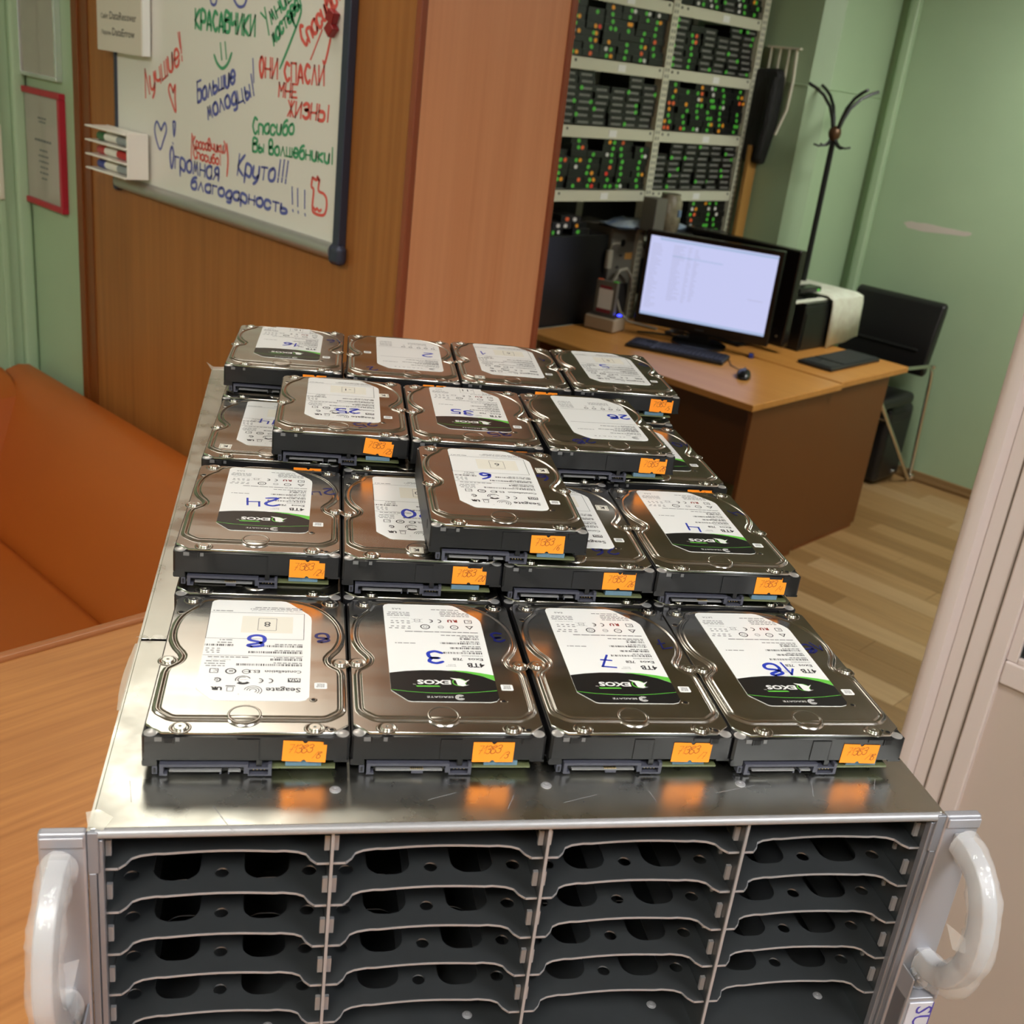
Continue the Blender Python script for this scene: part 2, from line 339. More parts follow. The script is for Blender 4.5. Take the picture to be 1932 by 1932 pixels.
# rear wall with a window that lets cool daylight in behind the camera
struct(obj('wall_rear', MB().box(XW, YB - 0.1, 0, -0.6, YB, CEIL).box(1.0, YB - 0.1, 0, XR + 0.1, YB, CEIL).box(-0.6, YB - 0.1, 0, 1.0, YB, 0.85).box(-0.6, YB - 0.1, 2.35, 1.0, YB, CEIL), 'wall_green'))
wn = struct(obj('window_1', MB().box(-0.6, YB - 0.08, 0.85, -0.54, YB - 0.02, 2.35).box(0.94, YB - 0.08, 0.85, 1.0, YB - 0.02, 2.35).box(-0.54, YB - 0.08, 0.85, 0.94, YB - 0.02, 0.91).box(-0.54, YB - 0.08, 2.29, 0.94, YB - 0.02, 2.35).box(0.17, YB - 0.08, 0.91, 0.23, YB - 0.02, 2.29), 'pvc'))
# partition with the white door on the right of the counter
struct(obj('wall_partition', MB().box(1.335, -3.5, 0, 1.43, 0.215, CEIL), 'pvc_panel'))
tr = struct(obj('trim_1', MB().prism([(1.31, 0.223), (1.296, 0.232), (1.294, 0.246), (1.300, 0.257), (1.312, 0.262), (1.44, 0.262), (1.44, 0.223)], 0, CEIL).box(1.310, 0.2, 0, 1.335, 0.2225, CEIL), 'pvc', bev=0.002))
obj('seal', MB().box(1.312, 0.2215, 0, 1.33, 0.2245, CEIL), 'rubber', tr)
dr = struct(obj('door_1', MB().box(1.306, 0.168, 0.01, 1.335, 0.198, 2.1).box(1.300, 0.137, 0.01, 1.335, 0.166, 2.1).box(1.304, -0.62, 0.988, 1.33, 0.137, 1.030).box(1.300, -0.66, 0.01, 1.335, -0.62, 2.1).box(1.304, -0.62, 2.05, 1.33, 0.137, 2.1), 'pvc', bev=0.004))
obj('seal', MB().box(1.304, 0.1655, 0.01, 1.33, 0.1685, 2.1), 'rubber', dr)
obj('seal', MB().box(1.309, 0.1975, 0.01, 1.33, 0.1999, 2.1), 'rubber', dr)
obj('lower_panel', MB().box(1.314, -0.62, 0.01, 1.326, 0.137, 0.988), 'pvc_panel', dr)
obj('glazing', MB().box(1.316, -0.62, 1.03, 1.322, 0.137, 2.05), 'glass_dark', dr)
obj('glazing_bead', MB().box(1.307, 0.120, 1.03, 1.316, 0.137, 2.05).box(1.307, -0.62, 1.03, 1.316, 0.120, 1.040), 'pvc', dr, bev=0.002)

# ceiling lamps, with the added fill panels among them
for i, (x, y, sx, sy, st, col) in enumerate(LAMPS_AND_FILLS):
    t = thing('lamp_or_fill_panel', ['added dim glowing panel on the ceiling over the orange sofa', 'square ceiling lamp panel near the green right wall', 'square ceiling lamp panel behind the door partition', 'square ceiling lamp panel over the near end of the counter', 'long cool glowing panel added on the ceiling before the rear window', 'square ceiling lamp panel over the open floor before the sofa'][i], 'lamp', (x, y, CEIL), 0, 'ceiling lamp panels')
    obj('frame', MB().box(-sx / 2 - .02, -sy / 2 - .02, -.03, sx / 2 + .02, -sy / 2, 0).box(-sx / 2 - .02, sy / 2, -.03, sx / 2 + .02, sy / 2 + .02, 0).box(-sx / 2 - .02, -sy / 2, -.03, -sx / 2, sy / 2, 0).box(sx / 2, -sy / 2, -.03, sx / 2 + .02, sy / 2, 0), 'lamp_or_fill_frame', t)
    m = mat('lamp_or_fill_glow_%d' % i, s(240, 240, 240), 0.6, emit=(*col, 1), es=st)
    obj('diffuser', MB().box(-sx / 2, -sy / 2, -.022, sx / 2, sy / 2, -.012), m, t, smooth=0)
# ------------------------------------------------------------------ wardrobe between the two rooms
wd = thing('wardrobe', 'tall wooden wardrobe with brown side carrying the whiteboard and orange end coloured as if lit', 'wardrobe', (1.01, 1.301, 0))
obj('side_panel', MB().box(0, 0.012, 0, 0.02, 1.33, 2.72), 'panel_wood', wd)
obj('edge_strip', MB().box(-0.004, 1.255, 0, 0.0, 1.33, 2.72).box(-0.010, 1.298, 0, 0.0, 1.33, 2.72), 'panel_edge', wd, bev=0.002)
obj('end_panel', MB().box(0.002, 0.0, 0, 0.386, 0.016, 2.72), 'end_wood_lit', wd)
obj('edge_strip', MB().box(-0.004, -0.004, 0, 0.012, 0.012, 2.72), 'end_edge', wd, bev=0.003)
obj('edge_strip', MB().box(0.386, -0.004, 0, 0.396, 0.014, 2.72).box(0.398, 0.0, 0, 0.408, 0.018, 2.72), 'end_edge', wd, bev=0.002)
obj('carcass', MB().box(0.022, 0.018, 0.0, 0.40, 1.328, 2.70), 'panel_wood', wd)
# ------------------------------------------------------------------ whiteboard with writing
X0 = 1.010
bd = thing('whiteboard', 'whiteboard covered in coloured handwriting hanging on the brown wardrobe side', 'whiteboard', (0, 0, 0))
bd.location = (X0, 1.94, 1.42)
def bw(v, z, x=0.0): return Vector((x, v - 1.94, z - 1.42))
obj('surface', MB().box(-0.014, 1.497 - 1.94, 0.0, 0, 2.385 - 1.94, 0.62), 'board_white', bd)
obj('frame', MB().box(-0.020, 1.478 - 1.94, 0.0, 0, 1.499 - 1.94, 0.63).box(-0.018, 2.383 - 1.94, 0.0, 0, 2.396 - 1.94, 0.63).box(-0.018, 1.478 - 1.94, 0.62, 0, 2.396 - 1.94, 0.64), 'board_frame', bd, bev=0.003)
obj('bottom_rail', MB().tube([(-0.012, 1.50 - 1.94, -0.004), (-0.012, 2.388 - 1.94, 0.0)], 0.017, 14), 'board_rail', bd)
obj('corner_cap', MB().box(-0.026, 1.468 - 1.94, -0.030, 0, 1.508 - 1.94, 0.012), 'board_frame', bd, bev=0.012, seg=3)
obj('corner_cap', MB().box(-0.026, 2.380 - 1.94, -0.024, 0, 2.402 - 1.94, 0.016), 'board_frame', bd, bev=0.010, seg=3)
XS = -0.0145
WR = [('КРАСАВЧИКИ', 'g', (2027, 1797), (1797, 1796), (2027, 1834), 7), ('Умницы', 'g', (1756, 1810), (1648, 1890), (1777, 1841), 6), ('мастера!', 'g', (1728, 1784), (1640, 1862), (1744, 1812), 6),
      ('Спасибо!!', 'r', (1623, 1787), (1512, 1884), (1645, 1820), 6), ('Лучшие!', 'r', (2247, 1634), (2082, 1726), (2258, 1690), 6),
      ('Большие', 'b', (2016, 1646), (1868, 1700), (2019, 1688), 6), ('молодцы!', 'b', (1972, 1616), (1796, 1684), (1984, 1654), 6),
      ('ОНИ', 'r', (1780, 1721), (1713, 1724), (1781, 1757), 6), ('СПАСЛИ', 'r', (1687, 1721), (1556, 1725), (1689, 1754), 6), ('МНЕ', 'r', (1706, 1689), (1644, 1693), (1705, 1714), 6), ('ЖИЗНЬ!', 'r', (1672, 1656), (1539, 1660), (1670, 1684), 6),
      ('Спасибо', 'g', (1796, 1606), (1650, 1622), (1796, 1638), 5), ('Вы', 'g', (1795, 1570), (1755, 1573), (1794, 1596), 5), ('волшебники!', 'g', (1734, 1574), (1518, 1584), (1735, 1603), 5),
      ('Красавчики)', 'r', (2034, 1546), (1900, 1552), (2036, 1571), 4), ('Спасибо!', 'r', (2031, 1524), (1920, 1524), (2033, 1546), 4),
      ('Огромная', 'b', (2142, 1490), (1928, 1490), (2140, 1534), 6), ('благодарность', 'b', (2042, 1456), (1664, 1462), (2040, 1486), 6), ('Круто!!!', 'b', (1852, 1513), (1672, 1524), (1845, 1556), 6)]
IK = {'g': 'ink_w_green', 'r': 'ink_w_red', 'b': 'ink_w_blue'}
for txt, cc, a, b, c, wdt in WR:
    m = MB(); write(m, txt, bw(a[0] / 1000, a[1] / 1000, XS), bw(b[0] / 1000, b[1] / 1000, XS), bw(c[0] / 1000, c[1] / 1000, XS), wdt * 1.2 / 1000, (-1, 0, 0))
    obj('handwriting', m, IK[cc], bd, smooth=0)['label'] = {'g': 'green', 'r': 'red', 'b': 'blue'}[cc] + ' handwritten words'
def doodle(cc, wdt, pls, lab):
    for p in pls: doodle1(cc, wdt, [p], lab)
def doodle1(cc, wdt, pls, lab):
    m = MB(); stroke(m, [cat_rom(p) for p in pls], wdt / 1000, Vector((XS, 0, 0)), Vector((0, 0.001, 0)), Vector((0, 0, 0.001)), (-1, 0, 0))
    obj('doodle', m, IK[cc], bd, smooth=0)['label'] = lab
D = lambda L: [[(v - 1940, z - 1420) for v, z in p] for p in L]
doodle('g', 7, D([[(1926, 1773), (1920, 1742)], [(1908, 1776), (1902, 1745)], [(1950, 1748), (1938, 1733), (1918, 1724), (1897, 1735), (1882, 1757)]]), 'green smiling face')
doodle('r', 6, D([[(2121, 1655), (2134, 1672), (2141, 1658), (2128, 1635), (2110, 1614), (2113, 1645), (2112, 1673), (2122, 1655)], [(2100, 1782), (2090, 1752)]]), 'red heart')
doodle('b', 6, D([[(2177, 1566), (2195, 1584), (2206, 1568), (2200, 1545), (2182, 1523), (2166, 1545), (2152, 1570), (2160, 1585), (2177, 1566)], [(2122, 1592), (2112, 1590), (2118, 1560), (2123, 1592)], [(2124, 1545), (2122, 1543)], [(1802, 1752), (1797, 1708)], [(1648, 1518), (1645, 1486)], [(1629, 1518), (1626, 1484)], [(1604, 1518), (1602, 1484)], [(1643, 1473), (1642, 1471)], [(1624, 1473), (1623, 1471)], [(1600, 1472), (1599, 1470)], [(1968, 1870), (1964, 1850), (1950, 1847), (1943, 1856), (1944, 1872)], [(1878, 1862), (1860, 1849), (1838, 1852), (1826, 1872)]]), 'blue heart and exclamation marks')
doodle('r', 6, D([[(1580, 1548), (1566, 1545), (1563, 1552), (1558, 1545), (1556, 1548), (1558, 1526), (1540, 1522), (1530, 1512), (1530, 1492), (1540, 1480), (1570, 1480), (1576, 1492), (1574, 1524), (1582, 1530), (1580, 1548)], [(1572, 1490), (1566, 1486), (1560, 1490), (1553, 1486), (1546, 1490)], [(2040, 1575), (2043, 1518)], [(1896, 1572), (1890, 1540), (1893, 1505)], [(1602, 1768), (1570, 1822)], [(1562, 1768), (1555, 1766), (1540, 1815)]]), 'red bottle outline')
doodle('g', 6, D([[(1705, 1742), (1664, 1806), (1640, 1850), (1650, 1862), (1668, 1850), (1668, 1835), (1655, 1822)]]), 'green looping stroke')
# things fixed to the board
pp = thing('paper_pad', 'thick white paper pad with printed lines hanging at the upper left of the whiteboard', 'paper', (X0 - 0.019, 2.324, 1.722))
obj('sheets', MB().box(-0.020, -0.106, 0.0, 0, 0.106, 0.297), 'certificate', pp)
obj('side_edge', MB().box(-0.0185, -0.110, 0.001, 0, -0.106, 0.296), 'label_white', pp)
m = MB()
for tx, v, z, sz in (('Сайт:', 0.085, 0.071, 0.015), ('DataRecover', 0.042, 0.071, 0.024), ('Пароль:', 0.082, 0.036, 0.013), ('DataErrow', 0.030, 0.036, 0.024)):
    put_text(m, tx, sz, (-0.0205, v, z), (0, -1, 0), (0, 0, 1), width=0.126 if tx == 'DataRecover' else (0.105 if tx == 'DataErrow' else None))
obj('print', m, 'ink_black', pp, smooth=0)
ph = thing('pen_holder', 'white three tier marker holder at the lower left corner of the whiteboard', 'holder', (X0 - 0.020, 2.324, 1.446))
m = MB()
for i in range(4): m.box(-0.062, -0.098, i * 0.033, -0.002, 0.100, i * 0.033 + 0.004)
m.box(-0.055, -0.102, 0, -0.002, -0.094, 0.106); m.box(-0.006, -0.098, 0, -0.002, 0.1, 0.104)
obj('shelf_frame', m, 'white_plastic', ph, bev=0.0015)
for i, (cc, cap2, lab) in enumerate((('pen_blue', 'pen_grey', 'blue capped marker on the lowest tier of the marker holder'), ('pen_red', 'pen_red', 'red marker on the middle tier of the marker holder'), ('pen_green', 'pen_grey', 'green capped marker on the top tier of the marker holder'))):
    t = thing('marker', lab, 'marker', (X0 - 0.020 - 0.034, 2.324, 1.446 + i * 0.033 + 0.004 + 0.011), 0, 'markers in the holder')
    obj('cap', MB().tube([(0, 0.078, 0), (0, 0.074, 0), (0, 0.038, 0)], [0.008, 0.0105, 0.0105], 14), cc, t)
    obj('barrel', MB().tube([(0, 0.038, 0), (0, -0.025, 0)], 0.010, 14), 'white_plastic', t)
    obj('end_sleeve', MB().tube([(0, -0.025, 0), (0, -0.07, 0), (0, -0.085, 0)], [0.0105, 0.0105, 0.007], 14), cap2, t)
for i, (v, z) in enumerate(((1.528, 1.848), (1.530, 1.826))):
    tag(obj('magnet', MB().box(-0.016, -0.011, -0.011, 0, 0.011, 0.011), 'magnet_red', None, (X0 - 0.0145, v, z), (R(25 + 20 * i), 0, 0), bev=0.002), 'dark red cube magnet on the whiteboard, %s of two' % ('upper', 'lower')[i], 'magnet', 'red cube magnets')
# frames on the green wall
def frame(name, label, v0, v1, z0, z1, fw, fm, lines):
    t = thing(name, label, 'picture frame', (1.014, (v0 + v1) / 2, z0)); hw = abs(v1 - v0) / 2; h = z1 - z0
    obj('frame', MB().box(-.018, -hw, 0, 0, hw, fw).box(-.018, -hw, h - fw, 0, hw, h).box(-.018, -hw, fw, 0, -hw + fw, h - fw).box(-.018, hw - fw, fw, 0, hw, h - fw), fm, t, bev=0.002)
    ce = obj('certificate', MB().box(-.010, -hw + fw, fw, -.004, hw - fw, h - fw), 'certificate', t)
    m = MB(); rnd = random.Random(name)
    for z, wdt, hh in lines:
        y = -wdt / 2
        while y < wdt / 2:
            l = rnd.uniform(.008, .02); m.box(-.0106, y, z, -.0101, min(y + l, wdt / 2), z + hh); y += l + .004
    if m.v: obj('print', m, 'ink_grey', ce, smooth=0)
    obj('glass', MB().add([(-.0125, -hw + fw, fw), (-.0125, -hw + fw, h - fw), (-.0125, hw - fw, h - fw), (-.0125, hw - fw, fw)], [(0, 1, 2, 3)]), 'pane', t, smooth=0)
pg = bpy.data.materials.new('pane'); pg.use_nodes = True; MATS['pane'] = pg
n = pg.node_tree.nodes; n.remove(n['Principled BSDF']); g_ = n.new('ShaderNodeBsdfGlossy'); g_.inputs['Roughness'].default_value = 0.08; tp = n.new('ShaderNodeBsdfTransparent'); mx = n.new('ShaderNodeMixShader'); fr = n.new('ShaderNodeFresnel')
pg.node_tree.links.new(fr.outputs[0], mx.inputs[0]); pg.node_tree.links.new(tp.outputs[0], mx.inputs[1]); pg.node_tree.links.new(g_.outputs[0], mx.inputs[2]); pg.node_tree.links.new(mx.outputs[0], n['Material Output'].inputs[0])
frame('certificate_frame', 'red framed certificate on the green wall above the orange sofa', 2.706, 2.953, 1.282, 1.594, 0.016, 'frame_red', [(0.235, 0.05, 0.004), (0.225, 0.04, 0.004), (0.175, 0.1, 0.006), (0.15, 0.05, 0.004), (0.135, 0.06, 0.004), (0.12, 0.06, 0.004), (0.105, 0.05, 0.004), (0.09, 0.05, 0.004), (0.075, 0.03, 0.004)])
frame('picture_frame', 'silver framed picture above the red framed certificate', 2.716, 2.944, 1.622, 1.95, 0.010, 'frame_silver', [])
t = thing('notice_frame', 'narrow pale frame at the far left edge on the corner wall', 'picture frame', (0.84, YF - 0.002, 1.285))
obj('frame', MB().box(-.1, -.014, 0, .1, 0, .012).box(-.1, -.014, .19, .1, 0, .202).box(-.1, -.014, .012, -.088, 0, .19).box(.088, -.014, .012, .1, 0, .19), 'slat_cream', t, bev=0.002)
obj('sheet', MB().box(-.088, -.008, .012, .088, -.002, .19), 'paper_cream', t)
# ------------------------------------------------------------------ sofa
so = thing('sofa', 'orange leather sofa behind the counter against the wardrobe', 'sofa', (0.99, 2.935, 0))
def cushion(name, x0, y0, z0, x1, y1, z1, r, mt='leather_orange', sub=0):
    return obj(name, MB().box(x0, y0, z0, x1, y1, z1), mt, so, bev=r, seg=5)
bk = MB()
prof = [(0.0, 0.05), (0.0, 0.785), (-0.02, 0.808), (-0.05, 0.812), (-0.085, 0.80), (-0.12, 0.765), (-0.19, 0.62), (-0.245, 0.46), (-0.262, 0.42), (-0.262, 0.05)]
bk.prism([(a, b) for a, b in prof], -2.0, -0.004, axis='y')
obj('backrest', bk, 'leather_orange', so, bev=0.015, seg=3)
cushion('seat', -0.84, -2.0, 0.20, -0.258, -0.262, 0.43, 0.035)
obj('base', MB().box(-0.82, -1.99, 0.04, -0.02, -0.02, 0.20), 'leather_orange', so, bev=0.01)
ar = MB(); ar.prism([(0.0, 0.05), (0.0, 0.79), (-0.03, 0.812), (-0.09, 0.80), (-0.16, 0.76), (-0.20, 0.64), (-0.245, 0.43), (-0.25, 0.05)], -0.86, -0.10, axis='x')
obj('armrest', ar, 'leather_orange', so, bev=0.012, seg=3)
for (x, y) in ((-0.78, -1.93), (-0.06, -1.93), (-0.78, -0.08), (-0.06, -0.08)): obj('leg', MB().cyl((x, y, 0), (x, y, 0.045), 0.02, 10), 'black_plastic', so)
# ------------------------------------------------------------------ reception counter
CT = 1.2825
def loc2uv(x, y): return (0.814116 * x + 0.580703 * y, -0.580703 * x + 0.814116 * y)
a = loc2uv(0.205, -0.50); b = loc2uv(0.205, 0.545)
ctp = [(-1.9, -0.62), (loc2uv(0.205, -0.45)[0], -0.62), a, b, (b[0] - 0.02, 0.549), (-1.9, 0.549)]
ct = thing('counter', 'tall wooden reception counter under the steel server chassis', 'counter', (0, 0, 0))
obj('countertop', MB().prism(ctp, CT - 0.030, CT), 'counter_wood', ct)
obj('edge_band', MB().box(-1.9, 0.549, CT - 0.034, b[0] - 0.02, 0.560, CT + 0.004).box(-1.9, 0.560, CT - 0.030, b[0] - 0.02, 0.575, CT - 0.004), 'counter_edge', ct, bev=0.003, seg=3)
obj('front_panel', MB().box(-1.85, 0.46, 0, -0.02, 0.485, CT - 0.03), 'counter_wood', ct)
obj('side_panel', MB().box(-0.05, -0.4, 0, -0.02, 0.46, CT - 0.03), 'counter_wood', ct)
obj('side_panel', MB().box(-1.85, -0.4, 0, -1.82, 0.46, CT - 0.03), 'counter_wood', ct)
obj('bracket', MB().box(0.04, 0.05, 0, 0.10, 0.43, CT - 0.03), 'counter_wood', ct)
# ------------------------------------------------------------------ server chassis (local millimetres, origin at front centre of the top)
TOPZ = 1.4625; CR = R(-35.5)
def loc3(x, y, z=0.0):
    a, b = loc2uv(x / 1000, y / 1000); return (a, b, TOPZ + z / 1000)
ch = thing('server_chassis', 'open steel rack server chassis with empty drive bays lying on the wooden counter', 'server chassis', (0, 0, TOPZ), CR)
SC = Matrix.Scale(0.001, 4)
def mm(): m = MB(); m.T = SC; return m
HCH = 178.0
obj('front_cover', mm().box(-219, -39, -1.2, 219, 136, 0), 'galvanized', ch, bev=0.0006)
obj('rear_cover', mm().box(-219, 139, -1.4, 219, 738, -0.2), 'galvanized', ch, bev=0.0006)
for sx in (-1, 1):
    obj('side_panel', mm().box(sx * 219.5 - 0.8, -40, -HCH, sx * 219.5 + 0.8, 738, -0.4), 'galvanized', ch)
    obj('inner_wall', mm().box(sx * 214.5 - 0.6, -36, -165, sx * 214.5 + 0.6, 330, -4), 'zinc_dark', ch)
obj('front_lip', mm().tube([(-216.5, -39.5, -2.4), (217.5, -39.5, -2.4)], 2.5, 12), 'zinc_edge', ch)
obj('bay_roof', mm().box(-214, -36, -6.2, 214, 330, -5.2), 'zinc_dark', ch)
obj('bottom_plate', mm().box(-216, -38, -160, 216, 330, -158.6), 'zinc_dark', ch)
obj('base_plate', mm().box(-219, -40, -HCH, 219, 738, -176.5).box(-219, 736.5, -HCH, 219, 738, -1), 'galvanized', ch)
obj('backplane', mm().box(-214, 330, -160, 214, 332, -5), 'case_dark', ch)
for x in (-107.3, 1.2, 108.6):
    obj('divider', mm().box(x - 0.6, -37.5, -160, x + 0.6, 330, -5), 'zinc_dark', ch)
    obj('divider_edge', mm().box(x - 0.75, -38.6, -160, x + 0.75, -37.4, -4), 'zinc_edge', ch)
cols = [(-213.5, -108.3), (-106.3, 0.2), (2.2, 107.6), (109.6, 213.5)]
def tray_mesh(x0, x1):
    """flat tray with a recessed curved front edge, round holes and long rounded slots"""
    W = x1 - x0
    out = [(0, 300), (0, -2), (6, -2), (9, 1), (11, 5), (15, 7), (22, 8.2), (26, 8.0)]
    out += [(26 + (W - 52) * t, 8.0 + 1.4 * math.sin(math.pi * t)) for t in (0.15, 0.3, 0.5, 0.7, 0.85, 1.0)]
    out += [(W - 22, 8.2), (W - 15, 7), (W - 11, 5), (W - 9, 1), (W - 6, -2), (W, -2), (W, 300)]
    circ = lambda cx, cy, r, n=20: [(cx + r * math.cos(2 * math.pi * i / n), cy + r * math.sin(2 * math.pi * i / n)) for i in range(n)]
    holes = [circ(W * 0.5, 23.5, 3.6), circ(8.5, 23, 3.8), circ(W - 8.5, 23.5, 3.8), rrect(W * 0.5 - 34, 18.5, W * 0.5 - 11, 80, 9, 6), rrect(W * 0.5 + 11, 18.5, W * 0.5 + 34, 80, 9, 6),
             rrect(W * 0.5 - 34, 110, W * 0.5 - 11, 230, 9, 6), rrect(W * 0.5 + 11, 110, W * 0.5 + 34, 230, 9, 6), circ(W * 0.5, 100, 4)]
    cu = bpy.data.curves.new('c', 'CURVE'); cu.dimensions = '2D'; cu.fill_mode = 'BOTH'; cu.extrude = 0.5
    for loop in [out] + holes:
        sp = cu.splines.new('POLY'); sp.points.add(len(loop) - 1); sp.use_cyclic_u = True
        for p, (a, b) in zip(sp.points, loop): p.co = (a, b, 0, 1)
    o = bpy.data.objects.new('c', cu); C.collection.objects.link(o)
    dg = bpy.context.evaluated_depsgraph_get(); dg.update(); me = bpy.data.meshes.new_from_object(o.evaluated_get(dg))
    bpy.data.objects.remove(o); me.transform(SC)
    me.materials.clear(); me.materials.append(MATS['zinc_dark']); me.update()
    e = MB(); e.T = SC                                       # bright cut front edge
    for (a, b), (c, d) in zip(out[1:-2], out[2:-1]):
        nx, ny = -(d - b), (c - a); l = math.hypot(nx, ny) or 1; nx, ny = nx / l * -0.35, ny / l * -0.35
        e.add([(a, b, -.6), (c, d, -.6), (c, d, .6), (a, b, .6), (a + nx, b + ny, -.6), (c + nx, d + ny, -.6), (c + nx, d + ny, .6), (a + nx, b + ny, .6)], [(4, 5, 6, 7), (0, 1, 5, 4), (7, 6, 2, 3)])
    return me, e.mesh('tray_edge', [MATS['zinc_edge']], 60)
clip_me = mm().box(-1.3, -1.0, -4.5, 1.3, 1.0, 4.5).mesh('clip', [MATS['zinc_edge']])
clip2_me = mm().box(-0.9, -0.8, -2.0, 0.9, 0.8, 2.0).mesh('clip_small', [MATS['zinc_edge']])
for (x0, x1) in cols:
    tm, em = tray_mesh(x0, x1)
    for k in range(5):
        z = -26.3 - 26.4 * k
        t = link('tray', tm, ch, (x0 / 1000, -0.034, z / 1000)); link('tray_edge', em, t)
        for sx, xx in ((1, x0 + 1.2), (-1, x1 - 1.2)):
            link('clip', clip_me, ch, (xx / 1000, -0.031, (z + 9) / 1000)); link('clip', clip2_me, ch, (xx / 1000, -0.018, (z + 13) / 1000)); link('clip', clip2_me, ch, (xx / 1000, -0.012, (z + 21) / 1000))
riv = mm().lathe([(2.9, 0), (2.7, 0.35), (2.0, 0.45), (1.7, 0.7), (0.7, 0.7), (0.5, 0.4)], 0, 0, 20).mesh('rivet', [MATS['zinc_edge']])
for x, y in ((-106.1, -12.5), (3.6, -11.2), (112.1, -12.1)): link('rivet', riv, ch, (x / 1000, y / 1000, 0))
for x in (-165, -53, 58, 165):
    for dx, y in ((0, 10), (30, -12)): link('rivet', riv, ch, ((x + dx) / 1000, y / 1000, -0.1586))
# front flange strips, ears, handles and the name plate
for sx in (-1, 1):
    obj('flange', mm().box(*sorted((sx * 213.2, sx * 216.0))[:1], -40.5, -HCH, max(sx * 213.2, sx * 216.0), -36, -6).box(min(sx * 216.2, sx * 219.6), -42, -HCH, max(sx * 216.2, sx * 219.6), -38, -24).box(min(sx * 215, sx * 220), -42, -24, max(sx * 215, sx * 220), -38, -0.5), 'alu_rail', ch, bev=0.0005)
    er = obj('ear', mm().box(min(sx * 220.2, sx * 241.4), -42.5, -HCH, max(sx * 220.2, sx * 241.4), -37, 0), 'alu_silver', ch, bev=0.0016, seg=3)
    obj('rim', mm().box(min(sx * 221.0, sx * 240.6), -44, -7.5, max(sx * 221.0, sx * 240.6), -42.4, -1.5), 'alu_silver', er, bev=0.0008)
    cx = sx * 231.5; hp = []
    for i in range(15):
        a = math.pi * i / 14
        hp.append((cx + sx * 1.5 * math.sin(a), -42 - 36 * math.sin(a) ** 0.75, -58 + 41 * math.cos(a)))
    hd = obj('handle', mm().tube(hp, 6.6, 4, sx=1.35, sy=1.0, up=(1, 0, 0)), 'handle_grey', ch, bev=0.0012)
    fm = mm(); rnd = random.Random(3 + sx); vs = []; n = 14; hq = []
    for i in range(41):
        a = math.pi * (0.02 + 0.96 * i / 40); hq.append((cx + sx * 1.5 * math.sin(a), -42 - 37 * math.sin(a) ** 0.75, -58 + 42.5 * math.cos(a)))
    fm.tube(hq, [8.8 + 0.7 * math.sin(q_ * .7) + rnd.uniform(-0.3, .5) for q_ in range(len(hq))], n, sx=1.12, sy=0.92, up=(1, 0, 0))
    fm.v = [p + Vector((rnd.uniform(-1, 1), rnd.uniform(-1, 1), rnd.uniform(-.6, .6))) * 0.0005 for p in fm.v]
    fm.add([hq[16 if sx < 0 else 20], (cx + sx * -11, -66, -52), (cx + sx * -9, -74, -63), hq[22]], [(0, 1, 2, 3)])
    obj('plastic_wrap', fm, 'film', hd, smooth=55)['label'] = 'crumpled clear plastic film'
    br = obj('bracket', mm().box(min(sx * 221.5, sx * 223), -55, -HCH, max(sx * 221.5, sx * 223), -42, -104).box(min(sx * 238.6, sx * 240.4), -55, -120, max(sx * 238.6, sx * 240.4), -42, -106).box(min(sx * 221.5, sx * 240.4), -54, -HCH, max(sx * 221.5, sx * 240.4), -42, -119), 'alu_silver', ch, bev=0.0012)
    obj('thumb_screw', mm().tube([(cx, -43, -112), (cx, -48, -112)], 6.2, 18).tube([(cx, -48, -112), (cx, -50, -112)], 4.5, 18), 'alu_rail', br)
pl = obj('name_plate', mm().box(224.5, -54.8, -HCH, 239.6, -53.9, -122), 'plate_silver', ch, bev=0.0004)
m = mm(); m.box(239.2, -55.0, -HCH, 239.7, -54.7, -122); put_text(m, 'SUPERMICRO', 15.0, (229.3, -55.0, -124.5), (0, 0, -1), (1, 0, 0), width=86)
obj('lettering', m, 'text_violet', pl, smooth=0)
# protective film left on the steel
m = mm(); m.add([(-222.5, -28, 0.8), (-220, -38, 0.6), (-213, -41.5, 0.5), (-209, -36, 4), (-216, -31, 4.5), (-216, -36, 2)], [(0, 5, 4), (0, 1, 5), (1, 2, 5), (2, 3, 5), (3, 4, 5)])
obj('film_curl', m, 'film_flat', ch, smooth=30)
m = mm(); rnd = random.Random(5); a = [(-221 + i * 2.6, 136 + rnd.uniform(-1.6, 1.6), 0.4 + rnd.uniform(0, 1.8)) for i in range(8)]; b2 = [(p[0] + rnd.uniform(-1, 1), p[1] + 3.5 + rnd.uniform(-1.5, 2.5), 0.2 + rnd.uniform(0, 1.4)) for p in a]
m.add(a + b2, [(i, i + 1, 8 + i + 1, 8 + i) for i in range(7)])
a = [(-221.5 - 2.2 * math.sin(math.pi * i / 9), 132 - i * 8, -0.5 + rnd.uniform(-1, .6)) for i in range(10)]; m.add(a + [(-219.6, p[1], 0.15) for p in a], [(i, i + 1, 10 + i + 1, 10 + i) for i in range(9)])
a = [(-219 + 12 * i, 737 + rnd.uniform(0, 2), 1 + rnd.uniform(0, 2)) for i in range(6)]; m.add(a + [(p[0], 731, 0.1) for p in a] + [(-227, 744, 5), (-219, 725, .2)], [(i, i + 1, 6 + i + 1, 6 + i) for i in range(5)] + [(12, 0, 13)])
obj('torn_film', m, 'film_flat', ch, smooth=30)['label'] = 'torn edges of clear protective film'
sc = mm()
